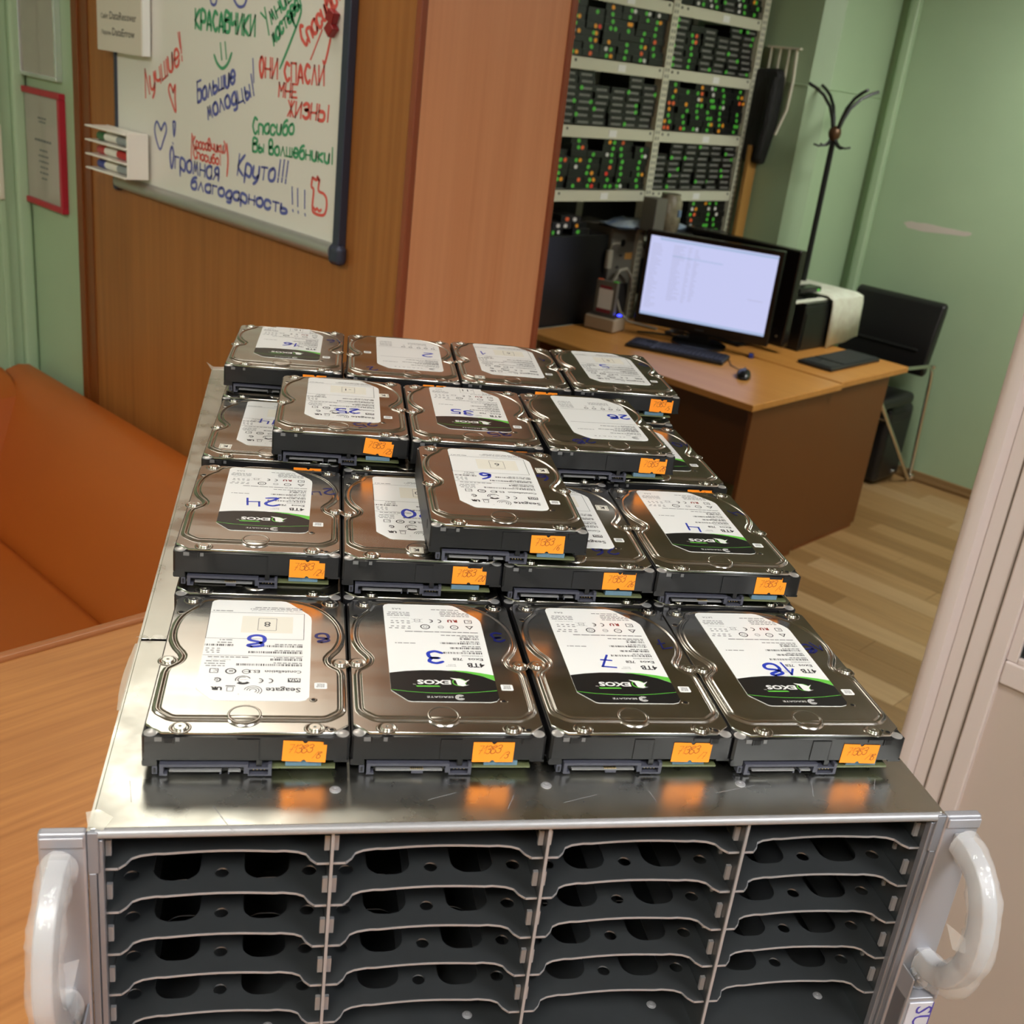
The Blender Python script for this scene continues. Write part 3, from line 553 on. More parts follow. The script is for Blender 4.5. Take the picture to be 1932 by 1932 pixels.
for x, y, l, an in ((-203, -20, 17, 100), (-190, 0, 30, 118), (-165, -24, 22, -62), (-60, -22, 16, 20), (-20, -30, 12, 65), (60, -26, 9, 100), (95, -20, 26, 14), (150, -24, 14, 70), (188, -20, 12, 60), (10, -26, 20, 18)):
    c_, s_ = math.cos(R(an)), math.sin(R(an)); sc.add([(x, y, .12), (x + c_ * l, y + s_ * l, .12), (x + c_ * l - s_ * .35, y + s_ * l + c_ * .35, .12), (x - s_ * .35, y + c_ * .35, .12)], [(0, 1, 2, 3)])
obj('scratch', sc, 'zinc_edge', ch, smooth=0)
# ------------------------------------------------------------------ 3.5 inch hard drives (local millimetres, x across, y from the connector end, z up)
def casing_mesh():
    m = mm()
    body = [(-50.8, 1.5), (-49.5, 0.4), (49.5, 0.4), (50.8, 1.5), (50.8, 145.6), (49.8, 146.6), (-49.8, 146.6), (-50.8, 145.6)]
    m.prism(body, 9.0, 22.6)
    m.rbox(-50.8, 0.4, 5.4, -43.6, 9, 9.2, 1.0, 0, 'y'); m.box(43.2, 0.4, 7.9, 50.8, 9, 9.2)
    m.box(-50.8, 9, 4.8, 50.8, 146, 9.0)
    m.box(-50.8, 24, 0.15, -45.2, 146, 5.0); m.box(45.2, 24, 0.15, 50.8, 146, 5.0); m.box(-45, 112, 1.2, 45, 146, 5)
    m.rbox(-50.9, 20, 12, -50.6, 26, 18, 2.6, 2, 'x'); m.rbox(50.6, 20, 12, 50.9, 26, 18, 2.6, 2, 'x')
    m.box(-44.6, -0.1, 20.3, -41.2, 0.6, 22.5, 1); m.box(-34.6, -0.1, 20.3, -32.6, 0.6, 22.5, 1); m.box(-40.6, -0.35, 18.9, -35.4, 0.6, 22.5, 0); m.box(-40.0, -0.55, 19.6, -36, 0.6, 22.4, 2)
    m.box(37.6, -0.35, 18.9, 42.6, 0.6, 22.5, 0); m.box(38.2, -0.55, 19.6, 42, 0.6, 22.4, 2); m.box(28, -0.1, 20.8, 37, 0.6, 22.5, 0)
    m.box(-4.9, -0.15, 9.3, 5.6, 0.5, 21.6, 0); m.box(5.6, 0.1, 9.0, 6.2, 0.5, 21.6, 2); m.box(4.6, 0.2, 4.5, 7.4, 4, 9.0, 0)
    for sx in (-1, 1):                                                # bare metal corner bosses
        m.lathe([(3.3, 22.2), (3.3, 22.9), (2.6, 23.3)], sx * 47.0, 4.0, 16, 3)
        m.lathe([(2.6, 22.2), (2.6, 22.9), (2.0, 23.2)], sx * 48.0, 144.0, 12, 3)
    return m.mesh('casing', [MATS['cast_black'], MATS['cast_grey'], MATS['conn_dark'], MATS['cast_bare']], 35)
def offset_loop(P, d):
    n = len(P); out = []
    for i in range(n):
        t = (Vector(P[(i + 1) % n]) - Vector(P[i - 1])).normalized(); out.append((P[i][0] + t.y * d, P[i][1] - t.x * d))
    return out
def resample(P, step):
    n = len(P); out = []
    for i in range(n):
        p0, p1, p2, p3 = P[i - 1], P[i], P[(i + 1) % n], P[(i + 2) % n]
        L = math.dist(p1, p2); k = max(1, int(L / step))
        if len(p1) > 2 or len(p2) > 2 and False: pass
        for j in range(k):
            t = j / k; a = []
            for q in range(2):
                m1 = (p2[q] - p0[q]) * 0.35; m2 = (p3[q] - p1[q]) * 0.35
                a.append((2 * t**3 - 3 * t**2 + 1) * p1[q] + (t**3 - 2 * t**2 + t) * m1 + (-2 * t**3 + 3 * t**2) * p2[q] + (t**3 - t**2) * m2)
            out.append(tuple(a))
    return out
def cover_mesh(kind):
    m = mm()
    path = [(-36.5, 15.8), (-20, 15.8), (0, 15.8), (20, 15.8), (37.2, 15.8), (38.8, 16.5), (43.4, 20.6), (44.2, 22.4), (44.4, 40), (44.4, 57), (43.8, 60.5), (40.8, 63.0), (38.0, 66.5), (36.8, 71), (37.0, 75.5), (38.8, 79.5), (42.0, 85), (44.6, 93), (45.2, 102), (43.6, 112), (40.2, 121), (35.4, 128.6), (29.2, 134.6), (21, 138.8), (11, 141.3), (1, 142.2), (-9, 142.2), (-16, 141.4), (-19, 139.6), (-24, 139.5), (-29.0, 139.5), (-32.4, 138.2), (-33.6, 135.2), (-34.8, 131.5), (-38.6, 126.6), (-42.2, 120.0), (-44.2, 112), (-45.0, 102), (-44.2, 93), (-41.6, 85), (-38.4, 79.5), (-36.8, 75.5), (-36.8, 71), (-38.2, 66.5), (-41.0, 63.0), (-43.6, 60.5), (-44.2, 57), (-44.2, 40), (-44.0, 22.6), (-43.0, 20.8), (-38.0, 16.4)]
    P = resample(path, 2.2)
    prof = [(0, 25.55), (0.35, 25.5), (0.8, 25.05), (1.3, 24.95), (1.8, 25.2), (2.3, 25.62), (3.0, 25.66), (3.5, 25.4), (4.1, 24.75), (4.6, 24.45), (5.0, 24.4)]
    rings = [offset_loop(P, d) for d, z in prof]; n = len(P)
    vs = [(x, y, z) for rg, (d, z) in zip(rings, prof) for x, y in rg]
    fs = [[k * n + i, (k + 1) * n + i, (k + 1) * n + (i + 1) % n, k * n + (i + 1) % n] for k in range(len(prof) - 1) for i in range(n)]
    m.add(vs, fs, 0)
    m.plane(P, 25.55)
    f = 2.4 if kind != 'plain' else 1.6
    outl = [(-41.5, f), (41.5, f), (49.6, 9.6), (49.8, 11), (49.8, 143.0), (47.4, 146.0), (-47.4, 146.0), (-49.8, 143.0), (-49.8, 11), (-49.6, 9.6)]
    # flange: clamp the outermost ring inside the outline, then fill between
    last = [(max(-49.3, min(49.3, x)), min(145.4, y)) for x, y in rings[-1]]
    o = len(m.v) - len(P) - len(vs) + (len(prof) - 1) * n
    for i, (x, y) in enumerate(last): m.v[o + i] = SC @ Vector((x, y, 24.4))
    from mathutils.geometry import tessellate_polygon
    A = [Vector((x, y, 0)) for x, y in outl]; B = [Vector((x, y, 0)) for x, y in last]
    tri = tessellate_polygon([A, B]); allp = A + B
    F = []
    for t in tri:
        a, b, c = [allp[i] for i in t]; ar = (b - a).cross(c - a).z
        if abs(ar) > 1e-6: F.append(list(t) if ar > 0 else list(t)[::-1])
    m.add([(p.x, p.y, 24.4) for p in allp], F, 0)
    # rolled outer edge
    k = len(outl); lo = [(x, y, 24.4) for x, y in outl] + [(x * 1.004, y + (-.35 if y < 20 else .2), 24.1) for x, y in outl] + [(x * 1.004, y + (-.35 if y < 20 else .2), 22.9) for x, y in outl]
    m.add(lo, [[j * k + i, (j + 1) * k + i, (j + 1) * k + (i + 1) % k, j * k + (i + 1) % k] for j in range(2) for i in range(k)])
    dx = -2.5 if kind != 'plain' else 8.0; r0 = 6.6 if kind != 'plain' else 3.6
    m.lathe([(9.6, 24.5), (9.0, 25.4), (8.2, 25.72), (7.4, 25.66), (7.0, 25.2), (r0, 25.3), (0.4, 25.45)], dx, 16.6, 32, 0)
    for x, y in SCREWS: m.lathe([(5.6, 24.4), (5.2, 24.75), (4.6, 24.8), (4.0, 24.45), (3.4, 24.42)], x, y, 20, 0, cap1=False)
    for x, y, r in ((32.6, 138.0, 4.2), (41.5, 4.8, 1.3), (38.6, 6.4, 1.0), (32.0, 30.6, 1.2), (-46.0, 126, 1.5)):
        z = 25.56 if y == 30.6 else 24.42
        m.lathe([(r + .5, z), (r, z + .12), (0.2, z + .1)], x, y, 18, 1); m.lathe([(r + .9, z), (r + .5, z + .22), (r, z + .2)], x, y, 18, 0, cap1=False)
    return m.mesh('cover', [MATS['lid_metal'], MATS['conn_dark']], 50)
SCREWS = [(-33.0, 5.6), (33.0, 5.6), (-46.6, 70.0), (46.6, 70.0), (-40.5, 141.8), (41.5, 141.8)]
scr_me = mm().lathe([(3.1, 24.2), (3.1, 25.4), (2.85, 25.7), (0.9, 25.7), (0.7, 25.1)], 0, 0, 16, 0).lathe([(0.8, 25.2), (0.1, 25.2)], 0, 0, 8, 1).mesh('screw', [MATS['screw_metal'], MATS['conn_dark']], 40)
def conn_mesh(split):
    m = mm()
    m.box(-42.3, -0.9, 5.7, 0.6, 5, 7.2); m.box(-42.3, -0.9, 0.5, -40.4, 5, 5.7); m.box(-40.4, -0.9, 0.5, -38.6, 5, 1.6); m.box(-46.0, 0.2, 0.9, -43.4, 5, 5.4); m.box(-45.2, -0.2, 1.8, -44.2, 1, 4.4, 2)
    m.box(-40.4, 3.4, 0.6, 0.4, 5, 5.7, 2)
    if split: m.box(-37.6, -0.6, 2.6, -12.5, 4, 3.5, 1); m.box(-9.0, -0.6, 2.6, -3.0, 4, 3.5, 1); m.box(-13.2, -0.6, 1.3, -12.4, 4, 2.7); m.box(-9.2, -0.6, 1.3, -8.4, 4, 2.7)
    else:
        m.box(-37.6, -0.6, 2.6, -3.0, 4, 3.5, 1); m.box(-19, -0.7, 1.1, -13, 4, 2.6, 0)
        for i in range(7): m.box(-19.6 + i * 1.0, -0.55, 3.5, -19.1 + i * 1.0, 2, 3.9, 3)
    m.box(-1.4, -0.7, 1.6, 0.6, 5, 5.7); m.box(0.6, -0.9, 0.4, 12.2, 5, 1.3); m.box(0.6, -0.9, 4.3, 10.6, 5, 5.3); m.box(10.6, -0.9, 0.4, 12.3, 5, 7.4); m.box(0.6, 2.6, 1.3, 10.6, 5, 4.3, 2); m.box(0.6, -0.9, 1.3, 1.2, 5, 4.3)
    for i in range(4): m.box(3.1 + i * 1.8, 1.0, 2.6, 3.6 + i * 1.8, 3, 3.1, 3)
    return m.mesh('connector', [MATS['conn_grey'], MATS['conn_tongue'], MATS['conn_dark'], MATS['gold']], 0)
pcb_me = mm().box(12.4, 1.2, 3.4, 44.0, 24, 4.5).box(-42, 5, 3.4, 44.0, 110, 4.5).mesh('circuit_board', [MATS['pcb_green']], 0)
foam_me = mm().box(19, 1.8, 4.6, 37, 9, 7.8).mesh('foam_pad', [MATS['foam_blue']], 0)
ser_me = None
LX = (-1, 0, 0); LY = (0, -1, 0)                                   # the printing faces the back of the drive
def tx(m, t, x, y, size, mi=0, z=25.86, **k):
    m.T = None; put_text(m, t, size / 1000, (x / 1000, y / 1000, z / 1000), LX, LY, mi, width=k.get('width', 0) / 1000 or None, bold=k.get('bold', 0) / 1000, align=k.get('align', 'l')); m.T = SC
def dashes(m, x0, x1, y, h, rnd, mi=0, wmin=1.2, wmax=4.0, gap=0.6, z=25.86):
    x = x0                                                           # unreadable small print: word-long dashes from x0 (start) to x1 (end), leftwards
    while x > x1 + 0.6:
        l = rnd.uniform(wmin, wmax); e = max(x - l, x1); m.plane([(x, y), (e, y), (e, y + h), (x, y + h)], z, mi); x = e - gap
def barcode(m, x0, x1, y, h, rnd, z=25.86):
    x = x0
    while x > x1: l = rnd.choice((.22, .22, .45, .7)); m.plane([(x, y), (x - l, y), (x - l, y + h), (x, y + h)], z, 0); x -= l + rnd.choice((.25, .3, .6))
def ring(m, cx, cy, r0, r1, a0=0, a1=360, mi=0, z=25.86, n=28, sy=1.0):
    vs = []
    for i in range(n + 1):
        a = R(a0 + (a1 - a0) * i / n); vs += [(cx + r1 * math.cos(a), cy + sy * r1 * math.sin(a), z), (cx + r0 * math.cos(a), cy + sy * r0 * math.sin(a), z)]
    m.add(vs, [(2 * i + 2, 2 * i + 3, 2 * i + 1, 2 * i) if a1 < a0 else (2 * i, 2 * i + 2, 2 * i + 3, 2 * i + 1) for i in range(n)], mi)
def icons_row(m, y, xs, rnd):
    """approval marks: CE, recognised component mark, rings and the crossed bin"""
    x = xs
    ring(m, x[0] - 1.3, y, 1.0, 1.45, 90, 270); ring(m, x[0] + 1.6, y, 1.0, 1.45, 90, 270); m.box(x[0] + 0.4, y - .15, 25.84, x[0] + 1.6, y + .15, 25.86)
def border(m, pts, t, z=25.86, mi=0):
    for i in range(len(pts)):
        a = Vector(pts[i]); b = Vector(pts[(i + 1) % len(pts)]); d = (b - a).normalized(); q = Vector((-d.y, d.x)) * t / 2
        m.plane([tuple(a - q), tuple(b - q), tuple(b + q), tuple(a + q)], z, mi)
LABEL_OUT = [(-29, 57), (-29, 40.5), (-28, 39), (-20.5, 30.0), (-18.5, 29.2), (24.5, 29.2), (28, 30.3), (29.8, 33.2), (30.4, 118), (30.0, 121.5), (28.2, 125.0), (17.0, 138.6), (14.8, 140.3), (12, 141.0), (-25.5, 140.8), (-27.8, 139.8), (-28.9, 137.5)]
def label_mesh(kind):
    m = mm()
    if kind == 'S': pts = [(-23.5, 45), (-23.0, 41), (-21.5, 38.5), (-13.5, 29.2), (-10, 28.0), (33, 28.5), (36, 30), (37.3, 33.5), (38.4, 119), (37.6, 122.5), (25.5, 137.5), (22, 140), (18, 140.6), (-19.5, 140.6), (-22, 139.6), (-23, 137)]
    else: pts = LABEL_OUT
    m.prism(pts, 25.58, 25.80)
    return m.mesh('label', [MATS['label_white']], 0)
def common_small(m, rnd, xo=0.0):
    pass
def print_E(iface):
    m = mm(); rnd = random.Random(11); z = 25.84
    arc = [(30.0, 51.2), (23.2, 56.0), (16, 59.0), (8.2, 61.0), (0, 61.8), (-10.6, 61.6), (-20, 60.4), (-29, 58.3)]
    m.plane(arc + [(-29, 40.5), (-28, 39), (-20.5, 30.0), (-18.5, 29.2), (24.5, 29.2), (28, 30.3), (29.8, 33.2)], 25.82, 1)
    m.plane([(29.95, 51.4), (29.98, 57.2), (23, 59.4), (15, 61.2), (7, 61.9), (4, 61.8), (8.2, 61.0), (16, 59.0), (23.2, 56.0)], 25.83, 2)
    gl = [(-29, 40.6), (-18, 38.6), (-6, 37.6), (6, 37.6), (18, 38.8), (29.7, 40.9)]
    for a, b in zip(gl, gl[1:]): m.plane([a, b, (b[0], b[1] + .38), (a[0], a[1] + .38)], z, 2)
    tx(m, 'EXOS', 4.6, 51.0, 6.0, 3, width=18.8, bold=0.22); tx(m, 'TM', -14.9, 47.0, 1.3, 3)
    ring(m, 9.4, 49.2, 3.3, 4.0, 0, 360, 2)
    m.plane([(14.8, 46.6), (12.9, 46.2), (12.4, 48.2), (15.6, 52.2), (13.0, 50.6), (10.4, 52.6), (4.6, 53.8), (7.6, 51.0), (8.2, 46.0), (11.0, 45.0)], z + .03, 3)
    m.plane([(5.0, 46.0), (-12.6, 45.0), (-14.2, 46.2), (4.2, 46.9)], z - .01, 2) if False else m.plane([(-1.6, 44.2), (-14.6, 44.0), (-15.2, 45.2), (-2.6, 45.4)], z, 2)
    tx(m, 'SEAGATE', 4.6, 34.6, 2.3, 3, width=14.5)
    for r in (1.2, 1.9, 2.6): ring(m, 8.2, 33.6, r - .28, r + .1, 40, 330, 3)
    tx(m, '4TB', 26.2, 70.0, 6.4, 0, width=10.2, bold=.16); tx(m, 'Exos', 26.0, 75.6, 3.9, 0, width=8.6, bold=.06); tx(m, '7E8', 14.0, 75.6, 3.9, 0, width=5.6, bold=.06)
    tx(m, 'Secure', 9.4, 68.5, 1.6, 4); tx(m, 'Encrypted', 9.4, 66.8, 1.4, 4)
    tx(m, 'ST4000NM0025', 26.4, 79.0, 1.9, 4)
    for i, (y, xe) in enumerate(((80.4, 1.0), (86.0, 8.0), (91.6, 3.0), (97.2, 15.0))):
        barcode(m, 26.4, xe, y, 2.0, rnd); dashes(m, 26.4, 15, y + 2.7, .9, rnd, 4)
    dashes(m, 26.8, 4, 101.6, .9, rnd, 4); dashes(m, 27.0, -18, 105.6, .9, rnd, 4, 2.5, 7, .5)
    # approval marks
    for cx in (-4.6,): ring(m, cx, 112.2, 2.3, 3.0); ring(m, cx, 112.2, 1.0, 1.3)
    ring(m, 5.0, 112.2, 1.5, 1.8); m.box(3.8, 112.0, z, 6.2, 112.3, z + .01); ring(m, 13.2, 112.2, 2.0, 2.6); tx(m, '20', 14.3, 113.0, 2.0, 0)
    m.plane([(20, 114.2), (25.2, 114.2), (22.6, 110.0)], z, 0); m.plane([(21.2, 113.6), (24, 113.6), (22.6, 111.2)], z + .02, 5)
    ring(m, 3.8, 119.6, 1.5, 2.2, -90, 90); ring(m, -1.4, 119.6, 1.5, 2.2, -90, 90); m.box(-1.0, 119.4, z, .6, 119.8, z + .01)
    tx(m, 'R', 15.8, 121.6, 4.2, 6, bold=.25); tx(m, 'U', 12.6, 121.6, 4.2, 6, bold=.25); border(m, [(20.4, 117.8), (24.6, 117.8), (24.6, 121.6), (20.4, 121.6)], .5); tx(m, 'K', 23.6, 121.0, 3, 0)
    border(m, [(-10.4, 118.0), (-7.4, 118.0), (-7.2, 121.6), (-10.6, 121.6)], .3, mi=4); stroke(m, [[(-12.5, 117.4), (-5.6, 122)], [(-5.6, 117.4), (-12.5, 122)]], .3, Vector((0, 0, z)), Vector((1, 0, 0)), Vector((0, 1, 0)), (0, 0, 1), 4)
    for y in (126.0, 128.0, 129.8, 131.6, 134.0): dashes(m, 24 if y < 130 else 18, rnd.uniform(0, 6), y, .8, rnd, 4)
    for y in (109.5, 111.8, 116.0, 118.4): dashes(m, -13.5, -26.6, y, .9, rnd, 4, 1, 2.5, 1.6)
    tx(m, 'Product of Thailand', -14.0, 123.4, 1.4, 4)
    for y in (125.4, 127.4, 129.4): dashes(m, -13.0, -27, y, .8, rnd, 4)
    tx(m, iface, -18.0, 135.4, 2.6, 0, width=5.6 if iface == 'SAS' else 7)
    dashes(m, -12, -24, 91.5, .8, rnd, 4)
    return m.mesh('print', [MATS[q] for q in ('ink_black', 'label_black', 'label_green', 'label_white', 'ink_grey', 'label_white', 'ink_red')], 0)
def print_C():
    m = mm(); rnd = random.Random(23); z = 25.84
    tx(m, 'Seagate', 25.2, 41.6, 6.0, 0, width=18.2, bold=.1)
    for r in (2.0, 3.4, 4.8): ring(m, 0.4, 38.6, r - .45, r, -70 + r * 6, 190 - r * 4); 
    tx(m, 'R', -6.6, 35.4, 1.2, 0)
    m.plane([(25, 47.4), (18.2, 47.4), (18.2, 51.6), (25, 51.6)], z, 0); tx(m, 'SATA', 24.6, 51.0, 3.5, 1, z=25.88, width=6.0, bold=.15)
    tx(m, 'Constellation', 25.3, 59.4, 4.0, 0, width=19.6, bold=.06); tx(m, 'ES.3', 3.0, 59.4, 4.0, 0, width=6.0, bold=.06)
    for i, (y, xe) in enumerate(((64.0, -10), (69.8, 8), (77.6, -4), (84.6, 0))):
        barcode(m, 25.4, xe, y, 2.2, rnd); dashes(m, 25.4, 10, y + 2.8, .9, rnd, 4)
    m.box(-29, 74.6, z, 26, 74.9, z + .01); dashes(m, -4, -27, 72.4, 1.0, rnd, 4)
    barcode(m, -13, -28.5, 85.0, 2.2, rnd); dashes(m, -14, -22, 88.6, 1, rnd, 4); dashes(m, -14, -21, 91.6, 1, rnd, 4)
    for y in (77.4, 79.6, 81.8): dashes(m, -20, -29, y, .9, rnd, 4, 1, 2, 1.4)
    border(m, [(-29, 93.8), (26, 93.8), (26, 125), (-29, 125)], .3)
    m.prism([(-10, 101), (19.5, 101), (19.5, 121), (-10, 121)], 25.81, 25.83, 5); border(m, [(-0.5, 104), (10, 104), (10, 118.4), (-0.5, 118.4)], .25)
    dashes(m, -16, -27.5, 126.6, .9, rnd, 4); tx(m, 'HDD Mfg by Seagate Technology LLC', 24.6, 128.4, 1.7, 4, width=30); dashes(m, 24.6, -6, 129.6, .8, rnd, 4); dashes(m, 24.6, -4, 131.6, .8, rnd, 4)
    # approval marks
    ring(m, 8.2, 48.6, 1.7, 2.4, -90, 90); ring(m, 3.0, 48.6, 1.7, 2.4, -90, 90); m.box(3.4, 48.4, z, 5.2, 48.8, z + .01)
    ring(m, -5.4, 49.4, 3.6, 4.2, 20, 200, sy=.95); ring(m, -5.4, 49.4, 3.0, 4.9, 230, 320); ring(m, -5.4, 49.4, 2.4, 2.9, 60, 260); tx(m, 'COMPLIANT', -2.6, 49.8, .9, 4)
    ring(m, -19, 49.0, 1.4, 2.3, -100, 130); ring(m, -19.4, 49.0, .6, 1.0)
    ring(m, 3.0, 57.6, 1.9, 2.4) if False else ring(m, -0.2 - 4.0, 57.8, 1.8, 2.3); m.box(-5.6, 57.6, z, -2.8, 58.0, z + .01); ring(m, -12.4, 58.0, 2.2, 3.0); tx(m, '20', -11.0, 59.0, 2.4, 0, bold=.1)
    border(m, [(-19.2, 56.2), (-23.4, 56.2), (-23.4, 60.4), (-19.2, 60.4)], .5); tx(m, 'C', -19.8, 59.8, 3.2, 0)
    tx(m, 'R', -18.6, 41.8, 4.2, 0, bold=.3); tx(m, 'U', -15.6, 41.8, 4.2, 0, bold=.3); m.box(-14, 42.6, z, -9, 43.4, z + .01); border(m, [(-10.0, 37.8), (-13.0, 37.8), (-13.2, 41.8), (-9.8, 41.8)], .35)
    for y in (63.0, 65.4, 68.0): dashes(m, -16, -27, y, .9, rnd, 4)
    tx(m, 'Product of China', -13.5, 70.6, 1.5, 4)
    return m.mesh('print', [MATS[q] for q in ('ink_black', 'label_white', 'label_green', 'label_white', 'ink_grey', 'paper_cream', 'ink_red')], 0)
def print_S():
    m = mm(); rnd = random.Random(31); z = 25.84
    tx(m, 'S E A G A T E', 18, 35.4, 2.6, 4, width=26)
    for r in (1.3, 2.2, 3.1): ring(m, 27, 34.4, r - .45, r, 30, 320)
    tx(m, 'Exos', 33, 40.6, 2.6, 4); tx(m, '7E8', 24, 40.6, 2.6, 4)
    for y, xe in ((43, 8), (49, 12), (52, 0), (56, 14), (61, 4)): dashes(m, 34, xe, y, 1.3, rnd, 4); dashes(m, 34, 22, y + 2.2, .9, rnd, 4)
    m.box(-20, 68.4, z, 36, 68.8, z + .01); m.box(-21, 104, z, 36, 104.3, z + .01); dashes(m, -4, -18, 50, .9, rnd, 4)
    for i, x in enumerate((32, 25, 18, 10, 3)): ring(m, x, 108.6, 1.2, 1.9); tx(m, 'EACRK'[i], x + 1.4, 115.4, 3.0, 0)
    for y in (120, 122.4, 125): dashes(m, 26, 8, y, .8, rnd, 4)
    for y in (108, 111, 114, 117, 121, 124): dashes(m, -8, -20, y, .9, rnd, 4)
    return m.mesh('print', [MATS[q] for q in ('ink_black', 'label_white', 'label_green', 'label_white', 'ink_grey')], 0)
CAS = casing_mesh(); COV = {'n': cover_mesh('normal'), 'S': cover_mesh('plain')}
CONN = {True: conn_mesh(True), False: conn_mesh(False)}
LAB = {k: label_mesh(k) for k in 'ECS'}
PRN = {'E': print_E('SAS'), 'e': print_E('SATA'), 'C': print_C(), 'S': print_S()}
def serial_mesh():
    m = mm(); m.prism(rrect(-3.4, -2.9, 3.4, 2.9, .8, 3), 25.57, 25.72); rnd = random.Random(2)
    for i in range(5): dashes(m, 2.0, -2.2, -1.7 + i * .8, .45, rnd, 1, .3, .9, .25, z=25.74)
    return m.mesh('serial_label', [MATS['label_white'], MATS['ink_black']], 0)
SER = serial_mesh()
def war_mesh():
    m = mm(); m.prism([(-4.5, -4.5), (4.5, -4.5), (4.5, 4.5), (-4.5, 4.5)], 25.6, 25.74); border(m, [(-3.7, -3.7), (3.7, -3.7), (3.7, 3.7), (-3.7, 3.7)], .25, 25.76, 1); m.T = None
    put_text(m, 'K', .0052, (.0018, .0016, .02578), LX, LY, 1, bold=.0003); return m.mesh('warranty_sticker', [MATS['paper_cream'], MATS['ink_black']], 0)
WAR = war_mesh()
def sticker_mesh():
    m = mm(); o = [(0, 0), (9.6, 0), (10.0, .8), (10.9, 1.3), (11.8, .8), (12.2, 0), (21.8, 0), (21.8, 12.2), (12.2, 12.2), (11.8, 11.4), (10.9, 10.9), (10.0, 11.4), (9.6, 12.2), (0, 12.2)]
    m.prism([(a - 10.9, b - 6.1) for a, b in o], -0.1, 0.1, axis='y'); return m.mesh('orange_sticker', [MATS['sticker_orange']], 0)
STK = sticker_mesh()
def hand_num(txt, cx, cy, h, wd, z, mt, tilt=0):
    """marker number, upside down seen from the connector end, centred on cx, cy"""
    m = MB(); pls, L = glyphs(txt, 7.0); L = max(L - 1.6, 2.5); k = h / 7.0; ca, sa = math.cos(R(180 + tilt)), math.sin(R(180 + tilt))
    X = Vector((ca, sa, 0)) * k * 1.0 / 1000; Y = Vector((-sa, ca, 0)) * k / 1000
    O = Vector((cx / 1000, cy / 1000, z / 1000)) - X * L / 2 - Y * 3.5
    stroke(m, pls, wd / 1000, O, X, Y, (0, 0, 1)); return m.mesh('marker_number', [MATS[mt]], 0)
def hand_face(txt, rnd):
    m = MB(); k = 0.0044 / 7; a, b = txt.split('/')
    p1, L1 = glyphs(a, 5.4); O = Vector((-0.0086, -0.00014, -0.0012))
    stroke(m, p1, .00042, O, Vector((k * .86, 0, 0.00003)), Vector((k * .3, 0, k * 1.15)), (0, -1, 0))
    p2, L2 = glyphs('/' + b, 5.4); O2 = O + Vector((k * .86 * (L1 + .4), 0, -0.0026))
    stroke(m, p2, .00042, O2, Vector((k * .62, 0, 0)), Vector((k * .3, 0, k * .95)), (0, -1, 0)); return m.mesh('handwriting', [MATS['pen_ink']], 0)
# number: (layer, x, y, turn, kind, label number place, cover number place, sticker left x / top z / tilt, warranty place, boxed number, description)
DR = [
 ('8', 1, -150.2, -0.4, -0.88, 'C', (-1.6, 91), (36.1, 96.8), (17.4, 20.6, -2.5), None, '8', 'front row far left'),
 ('3', 1, -47.8, -1.2, -1.09, 'E', (-2.4, 76.5), (38, 102), (12.2, 20, 0), None, '', 'front row, second from left'),
 ('7', 1, 56.7, -2.2, -0.77, 'E', (-3.5, 75), (37.5, 97), (17.2, 19.6, -1), None, '', 'front row, second from right'),
 ('18', 1, 158.7, -4.6, -0.31, 'e', (2, 69.5), (36, 97), (13.8, 19.4, -2), None, '', 'front row, far right'),
 ('24', 2, -151.5, 157.4, -1.68, 'E', (-2.8, 77.6), (37.1, 102.4), (19.4, 20.3, -1), None, '', 'second row, far left'),
 ('20', 2, -48.7, 151.7, -1.62, 'C', (-0.5, 72.1), None, (18.7, 21.6, 0), (-4.3, 13.7), '20', 'half under lone top drive'),
 ('26', 2, 53.4, 148.2, -1.38, 'C', None, (21, 25.2), (15.6, 21.8, 1), (36.9, 102.4), '', 'right of lone top drive'),
 ('4', 2, 156.1, 146.8, -0.88, 'E', (-4.8, 71.2), (39.8, 103.4), (18.9, 21.8, 0), None, '', 'second row, far right'),
 ('6', 3, 3.9, 148.5, -1.97, 'C', (-7, 86.5), (35.5, 91), (13.7, 20.5, 1), (37, 105), '6', 'lone on second row'),
 ('14', 2, -147.9, 319.0, -2.4, 'C', (-8.2, 88.2), None, (17, 20.5, 0), (-35.7, 23.4), '1', 'third row far left'),
 ('10', 2, 163.0, 308.0, -0.6, 'E', None, (40, 98), (17, 20.5, 0), None, '', 'third row far right'),
 ('25', 3, -96.8, 313.2, -2.12, 'C', (4, 53.3), (17.4, 23.1), (17.2, 21.8, -6.5), (33.8, 103), '-1', 'upper third row, left'),
 ('35', 3, 6.5, 306.6, -1.99, 'E', (-6.7, 73.4), (18, 24.5), (17, 20.5, 0), None, '-11', 'upper third row, middle'),
 ('28', 3, 112.6, 303.3, -0.17, 'S', (26.2, 88.3), (-20.3, 20.2), (22.3, 20.8, -1), None, '', 'upper third row, right'),
 ('16', 3, -142.2, 481.7, -2.8, 'E', (1.5, 79.6), (41.4, 106.6), (17, 20.5, 0), None, '16', 'last row, far left'),
 ('2', 3, -36.7, 472.7, -2.57, 'S', (24.8, 83.9), (-28.6, 22.1), (17, 20.5, 0), None, '', 'last row, second from left'),
 ('1', 3, 66.1, 472.3, -3.0, 'C', (-22.1, 104.4), (36.9, 98.2), (17, 20.5, 0), (-33, 16.5), '6', 'last row, second from right'),
 ('5', 3, 170.8, 470.5, -2.2, 'C', (-5.3, 86.9), (39.8, 105.3), (22.3, 20.6, -1), None, '5', 'last row, far right')]
